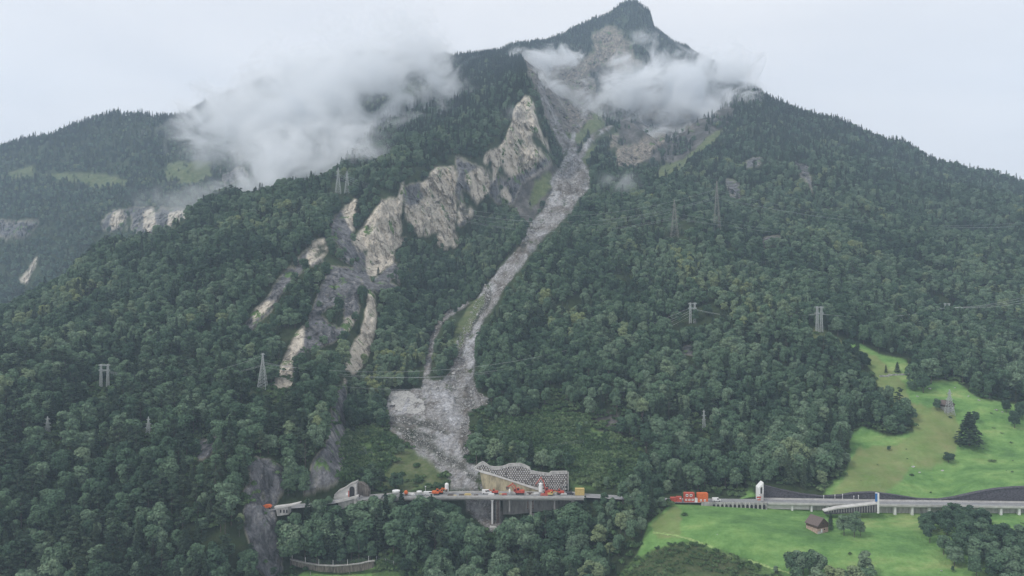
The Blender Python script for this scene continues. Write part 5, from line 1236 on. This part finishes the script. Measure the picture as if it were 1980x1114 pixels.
# ------------------------------------------------------------------ site cabins
def cabin(x, y, z, w_, d_, h_, mm_, label, wins, rz=0.0, white_rows=False):
    e = empty('site_cabin', (x, y, z), rz, label, 'cabin', 'site cabins beside the road')
    MB().box(-w_/2, w_/2, -d_/2, d_/2, 0.06, h_-0.12).build('body', M[mm_], e)
    m = MB()
    for sx in (-1, 1):
        for sy in (-1, 1): m.box(sx*w_/2-0.1, sx*w_/2+0.1, sy*d_/2-0.1, sy*d_/2+0.1, 0.0, h_)
    m.box(-w_/2-0.08, w_/2+0.08, -d_/2-0.08, d_/2+0.08, h_-0.12, h_); m.box(-w_/2-0.06, w_/2+0.06, -d_/2-0.06, d_/2+0.06, 0, 0.14); m.build('corner_frame', M['white' if white_rows else mm_], e)
    for (wx, wz, ww, wh) in wins:
        fr = MB().box(wx-ww/2-0.08, wx+ww/2+0.08, -d_/2-0.10, -d_/2+0.02, wz-wh/2-0.08, wz+wh/2+0.08).build('window', M['white'], e)
        MB().box(wx-ww/2+0.25, wx+ww/2-0.25, -d_/2-0.13, -d_/2-0.08, wz-wh/2+0.25, wz+wh/2-0.25).build('pane', M['glass'], fr)
    return e
cb = rp(1330.5, -2.5, 68.15); W3 = [(-2.1, 1.4, 1.0, 1.0), (-0.1, 1.4, 1.0, 1.0), (1.9, 1.4, 1.0, 1.0)]
cabin(cb.x, cb.y, 68.15, 6.1, 3, 2.75, 'red', 'lower red cabin with white framed windows, under its twin', W3)
cabin(cb.x, cb.y, 70.92, 6.1, 3, 2.75, 'red', 'upper red cabin with white framed windows, on top of its twin', [(-1.6, 1.4, 1.3, 1.3), (0.9, 1.4, 1.3, 1.3)])
cb = rp(1356, -2.5, 68.15)
cabin(cb.x, cb.y, 68.15, 6.2, 3, 2.7, 'orange', 'lower bright orange cabin with two small windows near the arcade wall', [(-1.2, 1.2, 0.9, 1.1), (1.2, 1.2, 0.9, 1.1)])
cabin(cb.x, cb.y, 70.87, 6.2, 3, 2.7, 'orange', 'upper plain bright orange cabin stacked near the arcade wall', [])
cb = rp(1311, -2.5, 68.15); cabin(cb.x, cb.y, 68.15, 2.9, 2.6, 3.0, 'red', 'small red cabin just left of the two-storey red pair', [(0.6, 2.2, 0.7, 0.5)])
cb = rp(1300, -2.5, 68.15); cabin(cb.x, cb.y, 68.15, 3.2, 2.6, 2.5, 'red', 'small red cabin next to the trees, the furthest from the orange pair', [])
cb = rp(1343, -3.0, 68.15); cabin(cb.x, cb.y, 68.15, 1.5, 2.0, 2.3, 'white', 'narrow white toilet cabin between the red and orange stacks', [(0, 1.6, 0.8, 0.6)])
cb = rp(1121, 0.5, 68.15); cabin(cb.x, cb.y, 68.15, 5.6, 3, 4.2, 'yellow', 'tall yellow board cabin at the right end of the viaduct', [])
def vehicle(p, dy, label, mm_, L_=4.8, H_=2.0, rz=0.0, name='van', z=68.1):
    c = rp(p, dy, z); e = empty(name, c, rz, label, name)
    MB().prism([(-L_/2, 0.45), (L_/2, 0.45), (L_/2, H_*0.55), (L_*0.36, H_*0.6), (L_*0.26, H_), (-L_/2, H_)], -0.95, 0.95).build('body', M[mm_], e)
    MB().prism([(L_*0.34, H_*0.62), (L_*0.255, H_*0.96), (L_*0.02, H_*0.96), (L_*0.02, H_*0.62)], -0.98, 0.98).build('window', M['glass'], e)
    for sx in (-0.32, 0.32):
        for sy in (-0.9, 0.9):
            o = MB().bar((0, -0.12, 0), (0, 0.12, 0), 0.38, n=12).build('wheel', M['rubber'], e); o.location = (sx*L_, sy, 0.38)
    return e
vehicle(941, 1.5, 'white van parked where the rubble meets the viaduct', 'white', 6.0, 2.7)
vehicle(1384, -1.5, 'small pale van on the road behind the arcade wall', 'white', 5.0, 2.2)
vehicle(829, 0.5, 'pale flat lorry near the left end of the viaduct works', 'white', 6.5, 2.2, name='lorry')
vehicle(1102, 1.0, 'dark car parked left of the yellow board cabin', 'stonewall', 5.2, 1.6, name='car')

# ------------------------------------------------------------------ machines and gear on the viaduct
def excavator(p, dy, label, mm_, s=1.0, flip=1, raise_=1.0, rz=0.0, name='excavator'):
    c = rp(p, dy, 68.12); e = empty(name, c, rz, label, name, 'construction machines on the viaduct'); e.scale = (s*flip, s, s)
    for sy in (-1.1, 1.1):
        m = MB(); pr = [(-2.0,0.35),(-1.7,0.0),(1.7,0.0),(2.0,0.35),(2.0,0.6),(1.7,0.9),(-1.7,0.9),(-2.0,0.6)]; m.prism(pr, sy-0.3, sy+0.3); m.build('track', M['rubber'], e)
    MB().prism([(-2.2,1.0),(1.6,1.0),(1.6,1.5),(0.4,1.7),(0.3,2.1),(-2.1,2.1),(-2.3,1.6)], -1.25, 1.25).build('body', M[mm_], e)
    cb_ = MB().prism([(0.1,1.7),(1.6,1.5),(1.5,2.6),(1.1,3.1),(0.1,3.1)], 0.25, 1.25).build('cab', M[mm_], e); MB().box(0.3,1.35,0.2,1.3,2.0,2.8).build('window', M['glass'], cb_)
    k1 = Vector((3.6, -0.3, 1.6+3.2*raise_)); k2 = k1+Vector((2.4, 0, -1.8*raise_+0.4))
    m = MB(); m.bar((1.2,-0.3,1.5), (2.2,-0.3,1.2+2.6*raise_), 0.34, 0.32, 4); m.bar((2.2,-0.3,1.2+2.6*raise_), k1, 0.32, 0.24, 4); m.build('boom', M[mm_], e)
    MB().bar(k1+Vector((-0.5,0,0.4)), k2, 0.26, 0.18, 4).build('arm', M[mm_], e)
    m = MB(); m.prism([(k2.x-0.4,k2.z+0.2),(k2.x+0.5,k2.z+0.1),(k2.x+0.3,k2.z-1.0),(k2.x-0.7,k2.z-0.9),(k2.x-1.0,k2.z-0.4)], -0.9, 0.3); m.build('bucket', M['brownsteel'], e)
    return e
excavator(843, 0.5, 'orange excavator left of the white silo', 'orange', 1.15, 1, 0.6)
excavator(851, 3.0, 'smaller orange machine touching the white silo', 'orange', 0.85, 1, 0.9)
excavator(1005, 0.5, 'red excavator with its long boom stretched left', 'red', 1.35, -1, 1.1)
excavator(998, 2.5, 'red drilling machine behind the long boomed excavator', 'red', 0.95, -1, 1.3)
excavator(1060, 1.0, 'red excavator with its raised boom right of the tall white silo', 'red', 1.35, -1, 2.0)
excavator(1064, -1.8, 'small yellow excavator in front of the raised red boom', 'yellow', 0.8, 1, 0.5)
excavator(957, 1.5, 'low red machine just right of the white van', 'red', 0.95, -1, 0.3)
excavator(1084, 1.5, 'red machine below the right end of the anchored wall', 'red', 1.05, -1, 0.25)
def silo(p, dy, H_, r, label, s=1):
    c = rp(p, dy, 68.12); e = empty('silo', c, 0, label, 'silo', 'white silos on the viaduct')
    MB().lathe([(0.25,1.0),(r,2.0),(r,H_-0.7),(r*0.55,H_-0.15),(0.2,H_)], n=18).build('tank', M['white'], e)
    for a in range(4):
        t = math.pi/4+a*math.pi/2; MB().bar((math.cos(t)*r, math.sin(t)*r, 0), (math.cos(t)*r, math.sin(t)*r, 2.4), 0.1, n=5).build('leg', M['steel'], e)
silo(863.5, 1.5, 7.2, 1.25, 'white silo beside the orange excavator'); silo(1045.5, 0.0, 7.8, 1.2, 'tall white silo between the two red excavator booms'); silo(985.5, -1.5, 4.0, 0.6, 'short white tank near the middle of the viaduct')
def hopper(p, dy, label, r, H_, z=68.1):
    c = rp(p, dy, z); e = empty('hopper', c, 0, label, 'hopper', 'white funnel hoppers at the viaduct edge')
    MB().lathe([(0.35,0),(0.5,0.6),(r,H_*0.8),(r*1.02,H_)], n=16).build('funnel', M['white'], e)
    for s in (-1, 1): MB().bar((s*0.9, 0, -0.05), (s*r*0.9, 0, H_*0.75), 0.08, n=5).build('leg', M['steel'], e)
hopper(767.5, -3.5, 'larger white funnel shaped hopper behind the treetops', 2.4, 4.4); hopper(812, -3.5, 'smaller white funnel shaped hopper left of the thin mast', 1.7, 3.6)
c = rp(785, 0, 68.1); e = empty('mixer', c, 0, 'round orange mixing drum between the two white hoppers', 'mixer')
MB().lathe([(0.5,0.9),(1.1,1.4),(1.25,2.2),(0.9,3.0),(0.4,3.4)], n=14).build('drum', M['orange'], e); MB().box(-0.9,0.9,-0.8,0.8,0.05,0.9).build('frame', M['brownsteel'], e)
c = rp(823, -1, 68.1); e = empty('lamp_mast', c, 0, 'thin white mast standing left of the orange excavator', 'mast'); MB().bar((0,0,0),(0,0,6.0),0.13,0.1,6).build('pole', M['white'], e); MB().box(-0.35,0.5,-0.2,0.2,5.7,6.1).build('lamp_head', M['white'], e)
c = rp(518, -1, 68.4); e = empty('dumper', c, 0, 'orange dumper on the road against the left grey buttress', 'dumper')
MB().prism([(-2.6,0.6),(2.2,0.6),(2.6,1.6),(1.4,2.5),(-1.2,2.3),(-2.9,1.5)], -1.2, 1.2).build('skip', M['orange'], e)
for sx in (-1.6, 1.6):
    for sy in (-1.0, 1.0): o = MB().bar((0,-0.2,0),(0,0.2,0),0.6,n=12).build('wheel', M['rubber'], e); o.location = (sx, sy, 0.6)
# barrels, pallets, barriers in between
gear = [(751,-2,'orange'),(756,-1,'white'),(795,1,'white'),(835,-2,'concrete'),(872,-3,'wood'),(880,-3.2,'yellow'),(893,-3,'wood'),(905,-3,'yellow'),(921,-3,'wood'),(950,-2,'white'),(968,0,'yellow'),(975,-1,'red'),(990,1,'concrete'),(1018,0,'concrete'),(1024,1,'wood'),(1030,0,'concrete'),(1037,1,'white'),(1052,-2,'red'),(1072,1,'concrete'),(1090,-1,'concrete'),(1094,1,'white')]
GN = {'orange':'orange','white':'white','concrete':'grey','wood':'brown wooden','yellow':'straw coloured','red':'red'}
near_ = [(770,'larger white hopper'),(812,'smaller white hopper'),(845,'orange excavator'),(863,'white silo'),(900,'rubble edge'),(941,'white van'),(985,'short white tank'),(1005,'long boomed red excavator'),(1045,'tall white silo'),(1060,'raised red boom'),(1084,'rightmost red machine')]
for i, (p, dy, mm_) in enumerate(gear):
    c = rp(p, dy, 68.12); q_ = min(near_, key=lambda t_: abs(t_[0]-p)); side = 'left' if p < q_[0] else 'right'
    e = empty('material_stack', c, (i*0.37) % 0.6-0.3, f"{GN[mm_]} stack of material on the viaduct just {side} of the {q_[1]}", 'stack', 'stacks of material on the viaduct')
    wd = 1.0+(i*0.61) % 1.5; ht = 0.5+(i*0.37) % 0.9
    MB().box(-wd, wd, -0.7, 0.7, 0.12, ht*0.55).box(-wd*0.8, wd*0.9, -0.6, 0.6, ht*0.55+0.02, ht).build('load', M[mm_], e); MB().box(-wd, wd, -0.75, -0.55, 0, 0.12).box(-wd, wd, 0.55, 0.75, 0, 0.12).build('pallet', M['wood'], e)

# worn grass path along the lower edge of the meadow
M['pathgrass'] = mat('worn_grass', (0.24,0.34,0.12), var=0.2, scale=0.8)
pp = [(1262,1031),(1285,1034),(1310,1038),(1340,1046),(1365,1056),(1390,1066),(1420,1076),(1450,1086),(1480,1096),(1510,1105),(1530,1111)]
v = []; f = []
for i in range(81):
    s_ = i/80*(len(pp)-1); k_ = min(int(s_), len(pp)-2); fr_ = s_-k_; a = pp[k_][0]*(1-fr_)+pp[k_+1][0]*fr_; b = pp[k_][1]*(1-fr_)+pp[k_+1][1]*fr_
    g = G(a, b, 300); w_ = 0.8+0.3*math.sin(i*0.9)
    v += [(g.x, g.y-w_, ground_xy(g.x, g.y-w_)+0.12), (g.x, g.y+w_, ground_xy(g.x, g.y+w_)+0.12)]
    if i: f.append((2*i-2, 2*i, 2*i+1, 2*i-1))
tag(mesh_obj('path', v, f, M['pathgrass']), None, None, None, 'structure')

# ------------------------------------------------------------------ mist banks and haze
def mist(name, blobs, dens, label, nscale=0.006, th=0.42, seed=0.0, det=6.0, soft=0.22):
    """blobs: (column, row, distance, rx, ry(depth), rz) in metres"""
    C3 = []
    for (a, b, Y, rx, ry, rz) in blobs: C3.append((Vector(((a-CX)/F*Y, Y, CZ-(b-CY)*Y/F)), rx*1.5, ry*1.4, rz*1.5))
    lo = [min(c[i]-e[i] for c, *e in C3)*1.0 for i in range(3)]; hi = [max(c[i]+e[i] for c, *e in C3) for i in range(3)]
    mb = MB(); mb.box(lo[0], hi[0], lo[1], hi[1], lo[2], hi[2]); m = bpy.data.materials.new(name); m.use_nodes = True; t = m.node_tree
    t.nodes.remove(t.nodes['Principled BSDF']); out = t.nodes['Material Output']
    o = mb.build(name, m); tag(o, label, None, None, 'stuff')
    tcn = N(t, 'ShaderNodeTexCoord'); acc = None
    for c, rx, ry, rz in C3:
        mpn = N(t, 'ShaderNodeVectorMath', operation='SUBTRACT'); mpn.inputs[1].default_value = c; LK(t, tcn.outputs['Object'], mpn.inputs[0])
        m2 = N(t, 'ShaderNodeVectorMath', operation='DIVIDE'); m2.inputs[1].default_value = (rx, ry, rz); LK(t, mpn.outputs[0], m2.inputs[0])
        ln = N(t, 'ShaderNodeVectorMath', operation='LENGTH'); LK(t, m2.outputs[0], ln.inputs[0])
        s1 = N(t, 'ShaderNodeMath', operation='SUBTRACT', inp={0: 1.0}); LK(t, ln.outputs['Value'], s1.inputs[1])
        if acc is None: acc = s1.outputs[0]
        else:
            mxn = N(t, 'ShaderNodeMath', operation='SMOOTH_MAX', inp={2: 0.25}); LK(t, acc, mxn.inputs[0]); LK(t, s1.outputs[0], mxn.inputs[1]); acc = mxn.outputs[0]
    mpn = N(t, 'ShaderNodeMapping'); mpn.inputs['Scale'].default_value = (1, 0.8, 1.25); mpn.inputs['Location'].default_value = (seed, seed*2, 0); mpn.inputs['Rotation'].default_value = (0, 0.5, 0)
    n = N(t, 'ShaderNodeTexNoise', inp={'Scale': nscale, 'Detail': det, 'Roughness': 0.66, 'Distortion': 1.4})
    LK(t, tcn.outputs['Object'], mpn.inputs[0]); LK(t, mpn.outputs[0], n.inputs['Vector'])
    n5 = N(t, 'ShaderNodeMath', operation='MULTIPLY_ADD', inp={1: 3.2, 2: -1.6}); LK(t, n.outputs['Fac'], n5.inputs[0])
    ad = N(t, 'ShaderNodeMath', operation='MULTIPLY_ADD', inp={1: 1.05}); LK(t, acc, ad.inputs[0]); LK(t, n5.outputs[0], ad.inputs[2])
    mr = N(t, 'ShaderNodeMapRange', inp={'From Min': th-0.06, 'From Max': th+1.0, 'To Min': 0.0, 'To Max': dens}); mr.interpolation_type = 'SMOOTHSTEP'
    LK(t, ad.outputs[0], mr.inputs['Value'])
    edge = N(t, 'ShaderNodeMapRange', inp={'From Min': 0.0, 'From Max': 0.35, 'To Min': 0.0, 'To Max': 1.0}); LK(t, acc, edge.inputs['Value'])
    fin = N(t, 'ShaderNodeMath', operation='MULTIPLY'); LK(t, mr.outputs[0], fin.inputs[0]); LK(t, edge.outputs[0], fin.inputs[1])
    v = N(t, 'ShaderNodeVolumePrincipled', inp={'Color': (0.925,0.945,0.965,1), 'Anisotropy': 0.0}); LK(t, fin.outputs[0], v.inputs['Density'])
    LK(t, v.outputs[0], out.inputs['Volume']); return o
MIST = True
if MIST:
    mist('mist_bank', [(600,215,1450,160,130,95),(720,165,1500,160,130,130),(800,100,1600,80,100,85),(700,115,1650,90,90,60),(480,235,1500,130,100,65),(540,310,1250,120,90,60),(650,300,1200,80,60,60),(830,150,1500,55,80,60),(600,150,1700,150,110,70),(520,365,1200,80,60,30),(405,245,1500,90,80,65),(480,190,1800,130,90,50)],
         0.045, 'large white cloud bank drifting across the left shoulder of the mountain', 0.0105, 0.38, 3.0, det=10.0)
    mist('mist_bank', [(1330,175,1900,170,90,110),(1230,190,1950,130,90,90),(1390,225,1850,75,60,75),(1435,185,1840,45,40,50),(1150,250,1950,130,80,70),(1290,160,1950,120,90,75),(1060,115,2100,110,80,35),(1300,270,1800,110,60,40),(1050,215,1950,60,80,120),(1400,130,1950,90,80,60)],
         0.07, 'white cloud bank hiding the basin below the rocky summit', 0.0115, 0.38, 11.0, det=10.0)
    mist('mist_wisp', [(1200,355,1150,36,30,22)], 0.02, 'small wisp of mist just above the forest right of the channel', 0.02, 0.36, 5.0)
    mist('mist_wisp', [(350,390,1050,60,40,30),(385,375,1050,40,40,20)], 0.012, 'thin wisp of mist over the far left cliffs', 0.015, 0.38, 8.0)
    mist('mist_wisp', [(1245,75,2500,60,50,30)], 0.02, 'small wisp of mist clinging to the summit rocks', 0.02, 0.36, 9.0)
    mist('mist_wisp', [(985,225,1230,40,30,16)], 0.012, 'faint wisp of mist beside the rock needle', 0.02, 0.38, 2.0)
hm = bpy.data.materials.new('haze'); hm.use_nodes = True; t = hm.node_tree; t.nodes.remove(t.nodes['Principled BSDF'])
v = N(t, 'ShaderNodeVolumePrincipled', inp={'Color': (0.64,0.81,1.0,1), 'Density': 0.000125, 'Anisotropy': 0.0}); LK(t, v.outputs[0], t.nodes['Material Output'].inputs['Volume'])
zlo = float(verts[:,2].min())-1.0
hb = MB().box(-3400, 4400, -60, 4600, zlo, 1460).build('haze', hm); tag(hb, 'thin bluish valley haze between the camera and the mountain', None, None, 'stuff')
